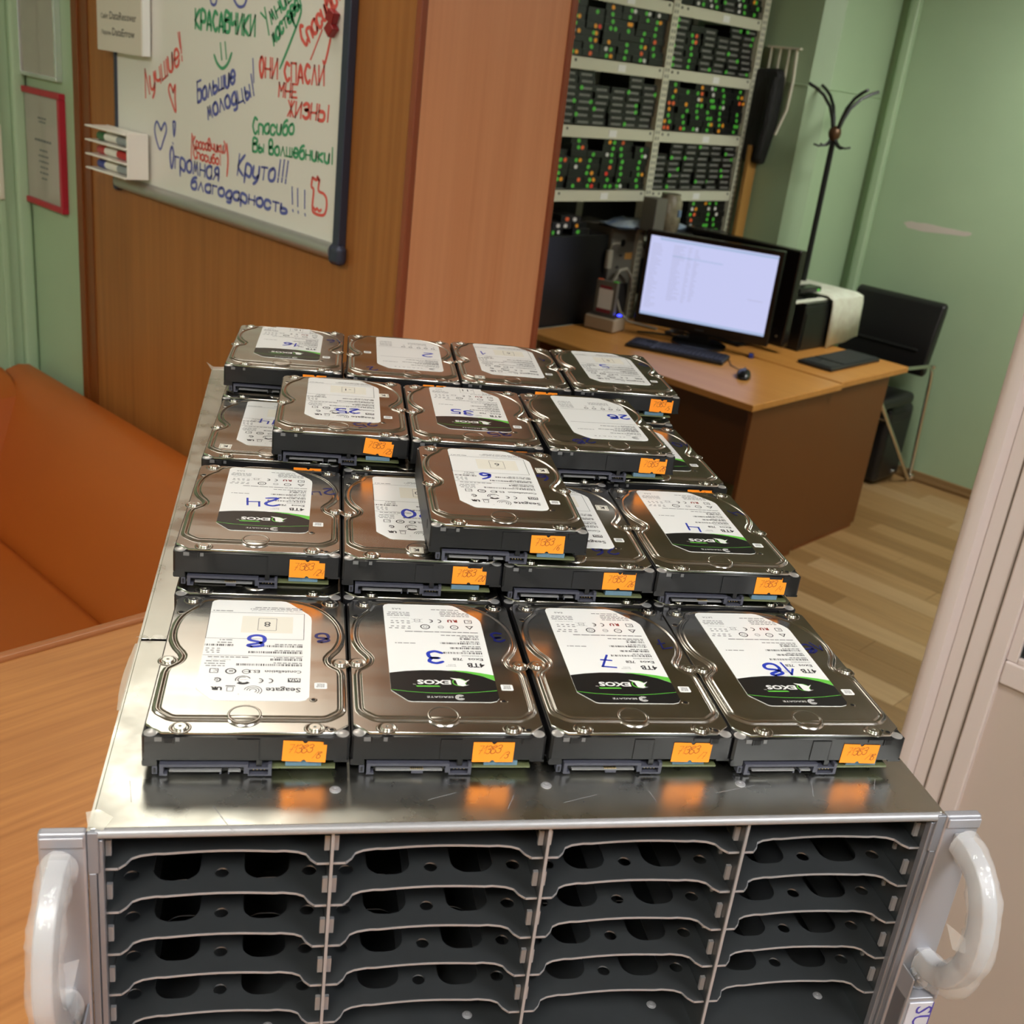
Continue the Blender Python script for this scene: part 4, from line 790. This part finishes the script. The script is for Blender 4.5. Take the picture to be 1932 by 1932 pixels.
HID = [(1, -150, 149.6, -1.0), (1, -47.5, 149.0, -1.0), (1, 56, 148.2, -0.8), (1, 159, 148.4, -0.4), (2, -43.6, 306.4, -2.0), (2, 59.5, 300.6, -1.4),
       (1, -150, 305, -1.5), (1, -47, 304, -1.5), (1, 56, 302, -1.2), (1, 159, 303, -0.8), (2, -143, 469.5, -2.2), (2, -40, 466.2, -2.2), (2, 63, 464.5, -2.0), (2, 167, 466.8, -1.8), (1, -148, 462, -1.8), (1, -45, 460, -1.8), (1, 58, 458, -1.5), (1, 161, 459, -1.2)]
HL = ['bottom-layer hard drive, edge showing beneath the far left drive of the second row', 'bottom-layer hard drive, edge showing beneath the second-row drive left of the lone top drive', 'bottom-layer hard drive, edge showing beneath the second-row drive right of the lone top drive', 'bottom-layer hard drive, edge and corner showing beneath the far right drive of the second row',
      'middle-layer hard drive, edge showing in the shadow beneath the left upper third-row drive', 'middle-layer hard drive, edge showing beneath the upper third-row drive with the offset label', 'bottom-layer hard drive of the third row, outermost on the orange sofa side', 'bottom-layer hard drive of the third row, buried second from the sofa side', 'bottom-layer hard drive of the third row, buried second from the door side', 'bottom-layer hard drive of the third row, outermost on the white door side',
      'middle-layer hard drive of the last row, outermost on the orange sofa side', 'middle-layer hard drive of the last row, buried second from the sofa side', 'middle-layer hard drive of the last row, buried second from the door side', 'middle-layer hard drive of the last row, right edge showing nearest the wooden desks', 'bottom-layer hard drive of the last row, outermost on the orange sofa side', 'bottom-layer hard drive of the last row, buried second from the sofa side', 'bottom-layer hard drive of the last row, buried second from the door side', 'bottom-layer hard drive of the last row, outermost on the white door side']
def drive(label, layer, x, y, turn, kind, split, stick=None, stick_txt=None, rnd=None):
    t = thing('hard_drive', label, 'hard drive', loc3(x, y, 0.4 + (layer - 1) * 26.1), CR + R(turn), 'hard drives stacked on the chassis')
    link('casing', CAS, t); link('cover', COV['S' if kind == 'S' else 'n'], t)
    for sx, sy in SCREWS:
        if kind == 'S' and sy < 10: continue
        link('screw', scr_me, t, (sx / 1000, sy / 1000, 0))
    link('connector', CONN[split], t); link('circuit_board', pcb_me, t); link('foam_pad', foam_me, t)
    lb = link('label', LAB['E' if kind == 'e' else kind], t); lb['label'] = {'C': 'plain white label', 'S': 'white label set to the right'}.get(kind, 'white label with black and green end'); link('print', PRN[kind], lb)
    link('serial_label', SER, t, (0.0167, .081, 0) if kind == 'S' and stick_txt == '28' else ((-.032, .0785, 0) if kind == 'S' else (0.0358, 0.0447, 0)))
    if stick:
        st = link('orange_sticker', STK, t, ((stick[0] + 10.9) / 1000, 0.0001, (stick[1] - 6.1) / 1000), (0, R(-stick[2]), 0)); link('handwriting', hand_face('71383/' + stick_txt, rnd), st)
    return t, lb
DESC = {'C': 'white label', 'E': 'black-ended label', 'e': 'black-ended label', 'S': 'offset white label'}
rnd = random.Random(4)
for num, ly, x, y, tn, kd, lp, cp, stk, wp, boxed, de in DR:
    t, lb = drive('hard drive numbered %s, %s, %s' % (num, DESC[kd], de), ly, x, y, tn, kd, kd in 'CeS' or num == '16', stk, num, rnd)
    if lp:
        h = 13.5 if ly == 1 or num in '24 4 20' else 11.0
        link('marker_number', hand_num(num, lp[0], lp[1], h, 2.3, 25.92, 'marker_blue', rnd.uniform(-8, 8)), lb)
    if cp: link('marker_number', hand_num(num, cp[0], cp[1], 10.5, 1.9, 25.62, 'marker_dark', rnd.uniform(-14, 10) + 20), t)
    if wp: link('warranty_sticker', WAR, t, (wp[0] / 1000, wp[1] / 1000, 0), (0, 0, R(rnd.uniform(-4, 4))))
    if boxed:
        m = mm()
        if kd in 'eE': m.prism([(-16, 128), (17, 128), (17, 143.5), (-16, 143.5)], 25.84, 25.87, 1); border(m, [(-2, 129), (10, 129), (10, 142.5), (-2, 142.5)], .2, 25.885, 0)
        m.T = None; put_text(m, boxed, .0085, (.00475, (.140 if kd in 'eE' else .1142), .0259), LX, LY, 0, align='c'); 
        link('number_slip', m.mesh('number_slip', [MATS['ink_black'], MATS['label_white']], 0), lb)
for (ly, x, y, tn), lab in zip(HID, HL): drive(lab, ly, x, y, tn, 'E', rnd.random() < .5)
# ------------------------------------------------------------------ metal shelving with rows of drives
SV = 2.85
rk = thing('shelving_unit', 'tall cream metal shelving unit packed with black hard drives behind the desk', 'shelving', (3.075, SV, 0))
UP = [0.0, 0.688, 1.382]; ZB = [0.28, 0.55, 0.745, 1.078, 1.338, 1.597, 1.858, 2.118, 2.378]
post = MB().box(0, 0, 0, 0.046, 0.0025, 2.62).box(0, 0, 0, 0.0025, 0.04, 2.62).mesh('post', [MATS['rack_cream']], 0)
hol = MB()
for i in range(100): hol.box(0.012, -0.0006, 0.02 + i * .026, 0.018, 0.0, 0.034 + i * .026).box(0.030, -0.0006, 0.02 + i * .026, 0.036, 0.0, 0.034 + i * .026)
holm = hol.mesh('slots', [MATS['rack_hole']], 0)
for x in UP:
    p = link('post', post, rk, (x, 0, 0)); q = link('slots', holm, p); q['kind'] = 'stuff'
    link('post', post, rk, (x, 0.395, 0))
for zt in ZB:
    for i in (0, 1):
        if zt == 1.078 and i == 0: continue
        x0 = UP[i] + 0.047; x1 = UP[i + 1] - 0.001; low = zt < 1.2
        sh = obj('shelf_board', MB().box(x0, 0.003, zt - 0.050, x1, 0.006, zt).box(x0, 0.003, zt - 0.004, x1, 0.395, zt), 'rack_cream' if zt > 0.8 else 'rack_cream', rk)
        if zt > 1.2: link('rivets', MB().box(x0 + .012, .0015, zt - .022, x0 + .022, .003, zt - .012).box(x0 + .055, .0015, zt - .022, x0 + .065, .003, zt - .012).box(x1 - .03, .0015, zt - .022, x1 - .02, .003, zt - .012).mesh('rivets', [MATS['rack_hole']], 0), sh); link('shelf_tag', MB().box((x0 + x1) / 2 + .01, .0012, zt - .042, (x0 + x1) / 2 + .06, .003, zt - .014).mesh('shelf_tag', [MATS['label_white']], 0), sh)
obj('back_sheet', MB().box(0, 0.396, 0.28, 1.43, 0.40, 2.6), 'sheet_dark', rk)
sdm = mm().box(-50.8, 0, 0.2, 50.8, 147, 23.2).box(-49.8, 1.0, 23.2, 49.8, 146, 25.9, 1).mesh('drive_body', [MATS['case_dark'], MATS['sheet_dark']], 0)
DOT = {}
for c in ('green', 'orange', 'coral', 'white', 'yellow', 'red'): DOT[c] = mm().prism([(10.5 * math.cos(2 * math.pi * i / 14), 8.6 * math.sin(2 * math.pi * i / 14)) for i in range(14)], -0.4, 0.0, axis='y').mesh('sticker', [MATS['dot_' + c]], 0)
stm = mm(); rs = random.Random(8)
for y in (-4.6, 0.4):
    x = -33
    while x < 33: l = rs.uniform(5, 13); stm.box(x, -.4, y - 1.3, min(x + l, 33), 0, y + 1.9); x += l + 1.6
STRIP = stm.mesh('printed_strip', [MATS['strip_grey']], 0)
ORD = ['first', 'second', 'third', 'fourth', 'fifth', 'sixth', 'seventh', 'eighth']
def shelf_drives(bay, i, zt, style, seed, cols=range(6), rows=range(8), group='drives on the shelving'):
    rn = random.Random(seed); W = UP[i + 1] - UP[i] - 0.05; pit = W / 6
    mode = [style if style != 'mix' else rn.choice(['text', 'dots', 'text', 'white']) for _ in range(6)]
    colx = [rn.uniform(-.3, .3) for _ in range(6)]; full = [8 if rn.random() < .75 else rn.choice((6, 7)) for _ in range(6)]
    for c in cols:
        for r in rows:
            if r >= full[c]: continue
            parts = []
            if mode[c] == 'text':
                parts.append(('strip', 0)); 
                if rn.random() < .28: parts.append(('green', rn.choice((-36, 36)) + rn.uniform(-5, 5)))
            elif mode[c] == 'white': parts.append(('white', rn.uniform(-30, -20))); parts.append(('green', rn.uniform(10, 22)))
            else:
                if rn.random() < .93: parts.append((rn.choices(('green', 'orange', 'coral', 'white'), (14, 2, 1, 1))[0], colx[c] * 80 + rn.uniform(-7, 7)))
                if rn.random() < .38: parts.append((rn.choices(('orange', 'coral', 'green', 'white', 'red'), (6, 3, 3, 2, .6))[0], (colx[c] * 80 + 24 + rn.uniform(-2, 6)) if colx[c] < .12 else colx[c] * 80 - 26 + rn.uniform(-6, 2)))
            look = {'strip': 'a grey printed strip'}
            names = []
            for p, _ in parts: names.append('printed strip' if p == 'strip' else p + ' sticker')
            lab = 'black drive with %s, %s column, %s from bottom, %s' % (' and '.join(names) if names else 'bare end', ORD[c], ORD[r], bay)
            t = thing('stored_drive', lab, 'hard drive', (3.075 + UP[i] + 0.048 + pit * (c + .5), SV + .012 + rn.uniform(-.004, .012), zt + .0005 + r * .0261), 0, group)
            link('drive_body', sdm, t)
            for p, px in parts:
                if p == 'strip': link('printed_strip', STRIP, t, (0, 0, .0118))
                else: link('sticker', DOT[p], t, (max(-40, min(40, px)) / 1000, -0.0002 if 'strip' not in [q for q, _ in parts] else -.0008, .0118), (0, R(rn.uniform(-20, 20)), 0))
shelf_drives('upper left bay', 0, 1.858, 'dots', 3); shelf_drives('upper right bay', 1, 1.858, 'mix', 14)
shelf_drives('middle left bay', 0, 1.597, 'text', 5); shelf_drives('middle right bay', 1, 1.597, 'dots', 6)
shelf_drives('lower left bay', 0, 1.338, 'dots', 9); shelf_drives('lower right bay', 1, 1.338, 'text', 8)
shelf_drives('top right bay', 1, 2.118, 'mix', 21, rows=range(3)); shelf_drives('top left bay', 0, 2.118, 'dots', 12, cols=(4, 5), rows=range(2))
shelf_drives('bottom right bay', 1, 1.078, 'dots', 15, cols=(3, 4, 5), rows=range(8))
# black computer case and loose drives in the lower left bay
t = thing('computer_case', 'black computer case with a grey front edge under the left shelf bay', 'computer', (3.125, SV + .012, .7455))
obj('shell', MB().box(0.012, 0, 0, 0.44, 0.19, 0.396), 'case_dark', t, bev=0.003)
obj('front_bezel', MB().rbox(-0.002, -0.002, 0, 0.013, 0.192, 0.398, 0.005, axis='z'), 'case_grey', t)
for k, (dx, dy, dz, rz, st, lab) in enumerate(((.10, .09, 0, 8, 'green', 'loose drive lying on the black computer case, lowest left'), (.26, .085, 0, -6, 'green', 'loose drive lying on the black computer case, lowest right'), (.14, .095, .0262, -10, 'white', 'loose drive in the middle of the pile on the black case'), (.25, .09, .0262, 5, 'orange', 'loose drive with orange sticker on the black case pile'), (.20, .10, .0523, -14, 'coral', 'loose drive with red sticker topmost on the black case'))):
    t = thing('loose_drive', lab, 'hard drive', (3.125 + dx, SV + .012 + dy - .07, .7455 + .3965 + dz), R(rz), 'loose drives on the black case')
    link('drive_body', sdm, t); link('sticker', DOT[st], t, (-.02, -.0002, .0118)); 
    if k % 2 == 0: link('sticker', DOT['white'], t, (.02, -.0002, .0118))
# things between the shelving and the pillar
pk = tag(obj('plank', MB().box(4.468, 2.79, 0, 4.545, 2.812, 1.56), 'plank_wood', bev=0.003), 'narrow wooden plank standing beside the right post of the shelving', 'plank')
sl = thing('slatted_rack', 'cream slatted rack hanging on the green pillar above the black jacket', 'rack', (4.556, 2.755, 1.62))
obj('top_rail', MB().box(-.022, -.088, .385, 0, .09, .395), 'slat_cream', sl)
for k, y in enumerate((-.078, -.03, .02, .07)):
    pts = [(-.012, y + .010 * (k == 0), .39), (-.012, y, .25), (-.012, y + .004, .12), (-.012, y + .035 * (1.2 if k == 0 else .4), .0)]
    obj('slat', MB().tube(pts, .010, 4, sx=.5, sy=1.2, up=(1, 0, 0)), 'slat_cream', sl)
jk = MB(); out = [(-.105, 0), (.02, -.02), (.105, .05), (.12, .24), (.115, .42), (.098, .435), (-.02, .44), (-.035, .425), (-.058, .38), (-.085, .20)]
jk.prism([(-a if 0 else a, b) for a, b in out], -.075, -.003, axis='x')
t = thing('jacket', 'black fleece jacket hanging on the green pillar beside the shelving', 'jacket', (4.556, 2.775, 1.475))
jm = MB(); jm.prism([(-.03 + a * .95 if False else a, b) for a, b in [(-.028, 0), (.085, .012), (.088, .2), (.082, .42), (.07, .435), (-.03, .44), (-.048, .43), (-.056, .40), (-.062, .30), (-.058, .18)]], -.07, -.003, axis='x')
obj('body', jm, 'fur_black', t, bev=0.018, seg=4); obj('sleeve', MB().tube([(-.06, -.03, .40), (-.075, -.035, .2), (-.07, -.02, .03)], [.028, .026, .02], 10), 'fur_black', t)
# ------------------------------------------------------------------ desks
DZ = 0.75
def desk(label, x0, x1, y0, y1, over, lx1):
    t = thing('desk', label, 'desk', ((x0 + x1) / 2, y0, 0)); cx = (x0 + x1) / 2
    obj('desktop', MB().box(x0 - cx, 0, DZ - .026, x1 - cx, y1 - y0, DZ), 'desk_wood', t, bev=0.003)
    obj('end_panel', MB().box(x0 + over - cx, .016, .02, lx1 - cx, .034, DZ - .026), 'desk_panel_shaded', t, bev=0.002)
    obj('end_panel', MB().box(x0 + over - cx, y1 - y0 - .05, .02, lx1 - cx, y1 - y0 - .032, DZ - .026), 'desk_panel_shaded', t)
    obj('modesty_panel', MB().box(lx1 - .14 - cx, .034, .25, lx1 - .122 - cx, y1 - y0 - .05, DZ - .026), 'desk_panel_shaded', t)
    obj('plinth', MB().box(x0 + over + .02 - cx, .02, 0, lx1 - .02 - cx, .034, .02), 'panel_edge', t); obj('plinth', MB().box(x0 + over + .02 - cx, y1 - y0 - .05, 0, lx1 - .02 - cx, y1 - y0 - .036, .02), 'panel_edge', t)
    return t
desk('near wooden desk carrying the lit monitor and mouse', 3.075, 3.745, 1.690, 2.842, .035, 3.672)
desk('far wooden desk carrying the white cloth covered box', 3.762, 4.37, 1.704, 2.842, .004 - .085, 4.235)
# lit monitor
MR = math.atan2(.38, .925)
mo = thing('monitor', 'black monitor with a lit pale lilac screen on the near desk', 'monitor', (3.644, 2.352, DZ), MR)
Wm, z0, z1 = .276, .098, .438
obj('casing', MB().box(-.008, -Wm - .021, z0 - .042, .036, Wm + .021, z1 + .020), 'monitor_black', mo, bev=0.004)
so_ = obj('screen', MB().box(-.0095, -Wm, z0, -.007, Wm, z1), 'screen', mo, smooth=0)
m = MB(); mt = MB(); rn = random.Random(5)
m.box(-.0100, -Wm, z0, -.0094, Wm, z0 + .012); m.box(-.0100, -Wm, z1 - .014, -.0094, Wm * .85, z1 - .004)
for (a, b, n_, zt, h) in ((.265, .215, 34, z1 - .035, .0085), (.17, .115, 30, z1 - .03, .008), (.105, .085, 30, z1 - .03, .008), (.075, .05, 28, z1 - .035, .008)):
    for i in range(n_):
        z = zt - i * h
        if z < z0 + .03: break
        l = (a - b) * rn.uniform(.45, 1); mt.box(-.0100, a - l, z, -.0094, a, z + .0028)
mt.box(-.0101, -.245, z0 + .14, -.0094, -.18, z0 + .143); m.box(-.0101, -.05, z1 - .075, -.0094, .17, z1 - .071)
obj('task_bars', m, 'screen_bar', so_, smooth=0); obj('list_text', mt, 'screen_text', so_, smooth=0)
obj('brand_mark', MB().box(-.0085, -.02, z0 - .028, -.0078, .02, z0 - .022), 'key_dark', mo, smooth=0)
obj('stand_neck', MB().box(.01, -.045, .012, .03, .045, z0 + .06), 'monitor_black', mo, bev=0.004)
obj('stand_base', MB().lathe([(.12, .0), (.12, .010), (.112, .014)], .03, 0, 36), 'monitor_black', mo)
t = thing('monitor', 'large black monitor seen from behind on the far desk', 'monitor', (3.95, 2.40, DZ))
obj('casing', MB().box(-.03, -.303, .030, .02, .31, .452), 'monitor_glossy', t, bev=0.008)
obj('rear_cover', MB().box(-.055, -.14, .14, -.03, .14, .36), 'monitor_glossy', t, bev=0.01)
obj('button', MB().tube([(-.0302, -.265, .075), (-.033, -.265, .075)], .005, 12), 'case_grey', t)
obj('stand', MB().box(-.06, -.05, .012, -.035, .05, .2).box(-.12, -.14, 0, .08, .14, .014), 'monitor_black', t, bev=0.004)
# keyboards
def keyboard(label, loc, rz, L, Wd, keys):
    t = thing('keyboard', label, 'keyboard', loc, rz, 'keyboards')
    obj('base', MB().box(-Wd / 2, -L / 2, 0, Wd / 2, L / 2, .016), 'kb_black', t, bev=0.005, seg=3)
    m = MB(); kx = (Wd - .02) / 6
    for r in range(6):
        n = 21; ky = (L - .02) / n
        for c in range(n):
            if c in (15,) or (c == 18 and False) or (r in (4, 3) and 15 <= c <= 17 and r == 3): continue
            x = -Wd / 2 + .01 + r * kx; y = -L / 2 + .01 + c * ky; m.box(x + .0012, y + .0012, .016, x + kx - .0012, y + ky - .0012, .0195)
    k = obj('keys', m, keys, t, smooth=0); k['kind'] = 'stuff'; return t
keyboard('black keyboard in front of the lit monitor', (3.452, 2.315, DZ), MR, .42, .155, 'cast_black')
keyboard('dark grey keyboard on the near end of the far desk', (4.09, 1.90, DZ), R(90), .44, .165, 'key_dark')
t = thing('mouse', 'black computer mouse on the near desk', 'mouse', (3.395, 1.945, DZ), MR + R(8))
ms = MB()
for i in range(9):
    pass
prof = [(-.055, .006), (-.050, .016), (-.035, .026), (-.012, .033), (.012, .034), (.034, .026), (.050, .014), (.055, .006)]
vs = []; fs = []; NS = 12
for (yy, hh) in prof:
    wd_ = .030 * math.sqrt(max(.12, 1 - (yy / .060) ** 2))
    for k in range(NS + 1):
        a = math.pi * k / NS; vs.append((hh * 0 + yy, -wd_ * math.cos(a), .002 + hh * math.sin(a) ** .7 if 0 < k < NS else .002))
for i in range(len(prof) - 1):
    for k in range(NS): fs.append([i * (NS + 1) + k, (i + 1) * (NS + 1) + k, (i + 1) * (NS + 1) + k + 1, i * (NS + 1) + k + 1])
fs.append(list(range(NS + 1))); fs.append([(len(prof) - 1) * (NS + 1) + k for k in range(NS + 1)][::-1])
ms.add([(-a if 0 else a, b, c) for a, b, c in vs], [f[::-1] for f in fs])
obj('shell', ms, 'monitor_black', t, sub=1); obj('wheel', MB().tube([(.03, -.003, .028), (.03, .003, .028)], .008, 14), 'case_grey', t)
obj('cable', MB().tube([(.055, 0, .004), (.09, .01, .003), (.16, .06, .003), (.24, .07, .003), (.26, .10, .003)], .0018, 6), 'cable_black', t)
# docking station with a drive
t = thing('docking_station', 'beige drive docking station with a blue light left of the monitor', 'docking station', (3.46, 2.735, DZ), math.atan2(.031, .149) + R(0))
obj('body', MB().box(-.055, -.075, 0.002, .06, .075, .062), 'dock_beige', t, bev=0.008, seg=3)
obj('top_plate', MB().box(-.045, -.066, .062, .05, .066, .066), 'dock_top', t, bev=0.002)
obj('status_light', MB().lathe([(.011, .0), (.010, .004), (.004, .008)], 0, 0, 16), 'led_blue', t, (.035, -.052, .064))
obj('foot', MB().box(-.05, -.07, 0, .055, .07, .003), 'black_plastic', t)
t = thing('docked_drive', 'silver hard drive standing upright in the docking station', 'hard drive', (3.462, 2.745, DZ + .0665), math.atan2(.031, .149))
obj('body', MB().box(-.013, -.0508, 0, .013, .0508, .147), 'case_grey', t, bev=0.002)
obj('label', MB().box(-.0138, -.036, .024, -.0130, .034, .112), 'label_white', t); obj('label_band', MB().box(-.0139, -.034, .006, -.0130, .036, .024).box(-.0139, -.028, .112, -.0130, .030, .126), 'magnet_red', t)
obj('sticker', MB().box(-.009, .028, .147, .009, .050, .1485), 'dot_coral', t); obj('green_tab', MB().box(-.012, -.05, .132, .012, -.03, .149), 'dot_green', t)
# grey computer case behind the monitor, with things on it
t = thing('computer_case', 'grey computer case standing behind the lit monitor', 'computer', (3.585, SV + .010, .7455))
obj('shell', MB().box(0, 0.006, 0, .172, .30, .425), 'case_grey', t, bev=0.004)
obj('front_panel', MB().box(.002, 0, .004, .17, .006, .423), 'case_grey', t, bev=0.002); obj('port', MB().tube([(.085, .002, .355), (.085, -.001, .355)], .017, 18), 'case_dark', t); obj('drive_bay', MB().box(.11, -.001, .28, .165, .001, .31), 'plank_wood', t); obj('switch', MB().box(.07, -.001, .295, .09, .001, .303).box(.055, -.001, .24, .075, .001, .252), 'sheet_dark', t); obj('vent', MB().box(.06, -.001, .02, .17, .001, .17), 'sheet_dark', t)
t = tag(obj('adapter', MB().rbox(-.018, -.012, -.04, .018, .012, .04, .010), 'cable_grey', None, (3.560, 2.842, DZ + .285)), 'small pale plug adapter hanging at the left of the grey computer case', 'adapter')
obj('cord', MB().tube([(0, 0, .04), (.004, -.006, .068), (.03, -.008, .072), (.06, -.006, .07)], .003, 6), 'cable_grey', t)
for k, (pts, r, lab) in enumerate((([(3.60, 2.842, .90), (3.60, 2.83, .94), (3.63, 2.825, .985), (3.68, 2.825, .99), (3.73, 2.83, .95), (3.75, 2.835, .88)], .007, 'thick grey cable looped in front of the grey computer case'),
        ([(3.64, 2.842, .95), (3.59, 2.835, .93), (3.58, 2.825, .90), (3.63, 2.82, .86), (3.645, 2.80, .80), (3.67, 2.77, .762), (3.69, 2.70, .757), (3.70, 2.62, .757)], .006, 'grey cable falling from the grey case to the desk'),
        ([(3.56, 2.62, .757), (3.62, 2.58, .757), (3.66, 2.52, .757), (3.74, 2.47, .757)], .004, 'thin black cable crossing behind the lit monitor'))):
    tag(obj('cable', MB().tube([(p[0], p[1], p[2]) for p in pts], r, 8), 'cable_grey' if k < 2 else 'cable_black'), lab, 'cable', 'cables behind the monitor')
t = thing('computer_case', 'black computer case mostly hidden behind the lit monitor', 'computer', (3.80, 2.655, DZ))
obj('shell', MB().box(0, 0.006, 0, .40, .178, .425), 'case_dark', t, bev=0.004); obj('front_panel', MB().box(.004, 0, .004, .396, .006, .42), 'monitor_black', t)
bg = MB(); rn = random.Random(9); nx_, ny_ = 14, 6
for j in range(ny_ + 1):
    for i in range(nx_ + 1):
        u = i / nx_; v = j / ny_; e = min(u, 1 - u, v, 1 - v); bg.v.append(Vector((u * .46, v * .16 - .08, .004 + .035 * min(1, e * 5) * (1 - .5 * u) + rn.uniform(0, .008))))
for j in range(ny_):
    for i in range(nx_): a = j * (nx_ + 1) + i; bg.f.append([a, a + 1, a + nx_ + 2, a + nx_ + 1]); bg.mi.append(0)
o = len(bg.v); bg.add([(0, -.08, 0), (.46, -.08, 0), (.46, .08, 0), (0, .08, 0)], [(3, 2, 1, 0)])
tag(obj('plastic_bag', bg, 'bag_blue', None, (3.575, 2.885, DZ + .4255), (0, 0, R(-14)), smooth=60), 'crumpled blue and white plastic bag lying on the grey computer case', 'bag')
t = thing('wrapped_package', 'clear wrapped brownish package standing on the grey case behind the monitor', 'package', (3.755, 2.735, DZ + .4255))
obj('box', MB().box(-.085, -.03, 0, -.005, .05, .145), 'case_grey', t, bev=0.004); obj('jar', MB().lathe([(.05, 0), (.056, .02), (.056, .13), (.044, .15), (.044, .165)], .052, .0, 24), 'wrap_clear', t); obj('label', MB().box(.045, -.0605, .07, .065, -.0565, .1), 'bag_blue', t)
# cloth covered box on the far desk
t = thing('printer', 'black boxy printer half covered by a white felt cloth on the far desk', 'printer', (4.06, 2.095, DZ))
obj('body', MB().box(0, 0, 0, .45, .30, .205), 'case_dark', t, bev=0.006); obj('front_cover', MB().box(.012, -.004, .012, .21, 0, .17), 'case_dark', t, bev=0.002); obj('top_tray', MB().box(.0, .0, .205, .215, .2, .215), 'monitor_black', t, bev=0.003)
cl = MB(); pr = [(.30, .10), (.302, .225), (.29, .234), (.02, .234), (-.012, .222), (-.018, .19), (-.02, .0)]
n_ = 10; vs = []; fs = []
for i in range(n_ + 1):
    u = i / n_; x = .205 + .285 * u
    for (a, b) in pr: vs.append((x + (.012 if b < .05 else 0), a, (b if b > .01 else (.002 + .028 * u)) + .004 * math.sin(9 * u + a * 20)))
k = len(pr)
for i in range(n_):
    for j in range(k - 1): fs.append([i * k + j, (i + 1) * k + j, (i + 1) * k + j + 1, i * k + j + 1])
cl.add(vs, fs); co = obj('cloth', cl, 'cloth_felt', None, (4.06, 2.095, DZ), smooth=50); mo_ = co.modifiers.new('thickness', 'SOLIDIFY'); mo_.thickness = .006; mo_.offset = 0
tag(co, 'white felt cloth draped over the right half of the printer', 'cloth')
tag(obj('cloth_strip', MB().box(-.10, -.005, .2155, .205, .03, .222).box(-.02, .12, .2155, .21, .16, .223), 'cloth_felt', None, (4.08, 2.12, DZ), bev=0.002), 'folded white cloth strips lying on the printer top', 'cloth')
t = thing('router', 'flat black network box with green light on the white cloth', 'router', (4.22, 2.20, DZ + .2385)); obj('body', MB().box(-.10, -.025, .0, .09, .04, .024), 'monitor_black', t, bev=0.004); obj('light', MB().box(.05, -.0255, .004, .075, -.0245, .016), 'dot_green', t)
# small clutter by the monitor base
t = thing('usb_stick', 'small violet and white stick on the near desk beside the monitor', 'usb stick', (3.735, 2.13, DZ), R(30)); obj('body', MB().box(-.03, -.01, 0, .02, .01, .016), 'pen_blue', t, bev=0.003); obj('tip', MB().box(.02, -.008, .002, .034, .008, .013), 'label_white', t)
tag(obj('cable_coil', MB().tube([(3.70 + .05 * math.cos(a * .6), 2.50 + .06 * math.sin(a * .6), DZ + .005 + .0006 * a) for a in range(24)], .004, 6), 'cable_black'), 'coil of black cable on the desk behind the monitor stand', 'cable')
# ------------------------------------------------------------------ chair, bag, coat stand
t = thing('chair', 'black padded visitor chair with chrome frame against the green right wall', 'chair', (4.95, 2.12, 0))
bk = MB(); prof = [(.06, .58), (.075, .60), (.135, .90), (.135, .935), (.115, .945), (.085, .935), (.05, .80), (.015, .62), (.03, .58)]
bk.prism(prof, -.238, .245, axis='y'); obj('backrest', bk, 'leather_black', t, bev=0.022, seg=4)
obj('seam_panel', MB().box(-.0, -.18, .0, .012, .18, .012), 'leather_black', t, (.02, 0, .70), (0, R(12), 0), bev=.005)
obj('seat', MB().box(-.43, -.23, .44, .03, .23, .50), 'leather_black', t, bev=0.025, seg=4)
for y in (-.245, .25):
    obj('side_frame', MB().tube([(-.46, y, .672), (.02, y, .640), (.085, y, .632), (.115, y, .60), (.125, y, .55), (.180, y, .04), (.176, y, .016), (.165, y, .012), (.15, y, .03), (-.284, y, .413), (-.46, y, .57), (-.485, y, .62), (-.46, y, .672)], .0105, 10), 'chrome', t)
    obj('joint', MB().lathe([(.004, -.014), (.014, -.01), (.014, .01), (.004, .014)], 0, 0, 14), 'chrome', t, (.178, y - .012 * (1 if y < 0 else -1), .028)); obj('joint', MB().lathe([(.004, -.012), (.012, -.008), (.012, .008), (.004, .012)], 0, 0, 14), 'chrome', t, (.10, y - .008, .63))
obj('cross_bar', MB().tube([(-.26, -.245, .40), (-.26, .25, .40)], .010, 8), 'chrome', t)
t = thing('bag', 'black bag standing on the floor under the chair', 'bag', (4.985, 2.05, 0))
obj('body', MB().box(-.14, -.12, 0.01, .13, .17, .42), 'leather_black', t, bev=0.035, seg=4); obj('flap', MB().box(-.15, -.125, .33, .10, .12, .40), 'case_grey' if False else 'sheet_dark', t, bev=0.02, seg=3); obj('buckle', MB().tube([(.05, -.128, .05), (.05, -.115, .05)], .012, 12), 'chrome', t)
t = thing('coat_stand', 'black metal coat stand with curved hooks in the far corner', 'coat stand', (4.50, 2.38, 0))
obj('pole', MB().cyl((0, 0, .02), (0, 0, 1.665), .0135, 14), 'stand_black', t)
obj('finial', MB().lathe([(.014, 1.635), (.026, 1.65), (.030, 1.668), (.026, 1.686), (.012, 1.70)], 0, 0, 18), 'stand_brass', t)
for k, a in enumerate((-28, 62, 152, 242)):
    c_, s_ = math.cos(R(a)), math.sin(R(a)); P = [(.015, 1.68), (.03, 1.73), (.055, 1.78), (.10, 1.825), (.15, 1.852), (.185, 1.865)]
    obj('hook', MB().tube([(r * c_, r * s_, z) for r, z in P], .0075, 8), 'stand_black', t)
    P = [(.013, 1.655), (.022, 1.63), (.04, 1.612), (.07, 1.606), (.098, 1.612)]
    obj('small_hook', MB().tube([(r * c_, r * s_, z) for r, z in P], .005, 8), 'stand_black', t)
    P = [(.0, .12), (.04, .10), (.08, .05), (.11, .008)]
    if a != 62: obj('foot', MB().tube([(r * c_, r * s_, z) for r, z in P], .010, 8), 'stand_black', t)
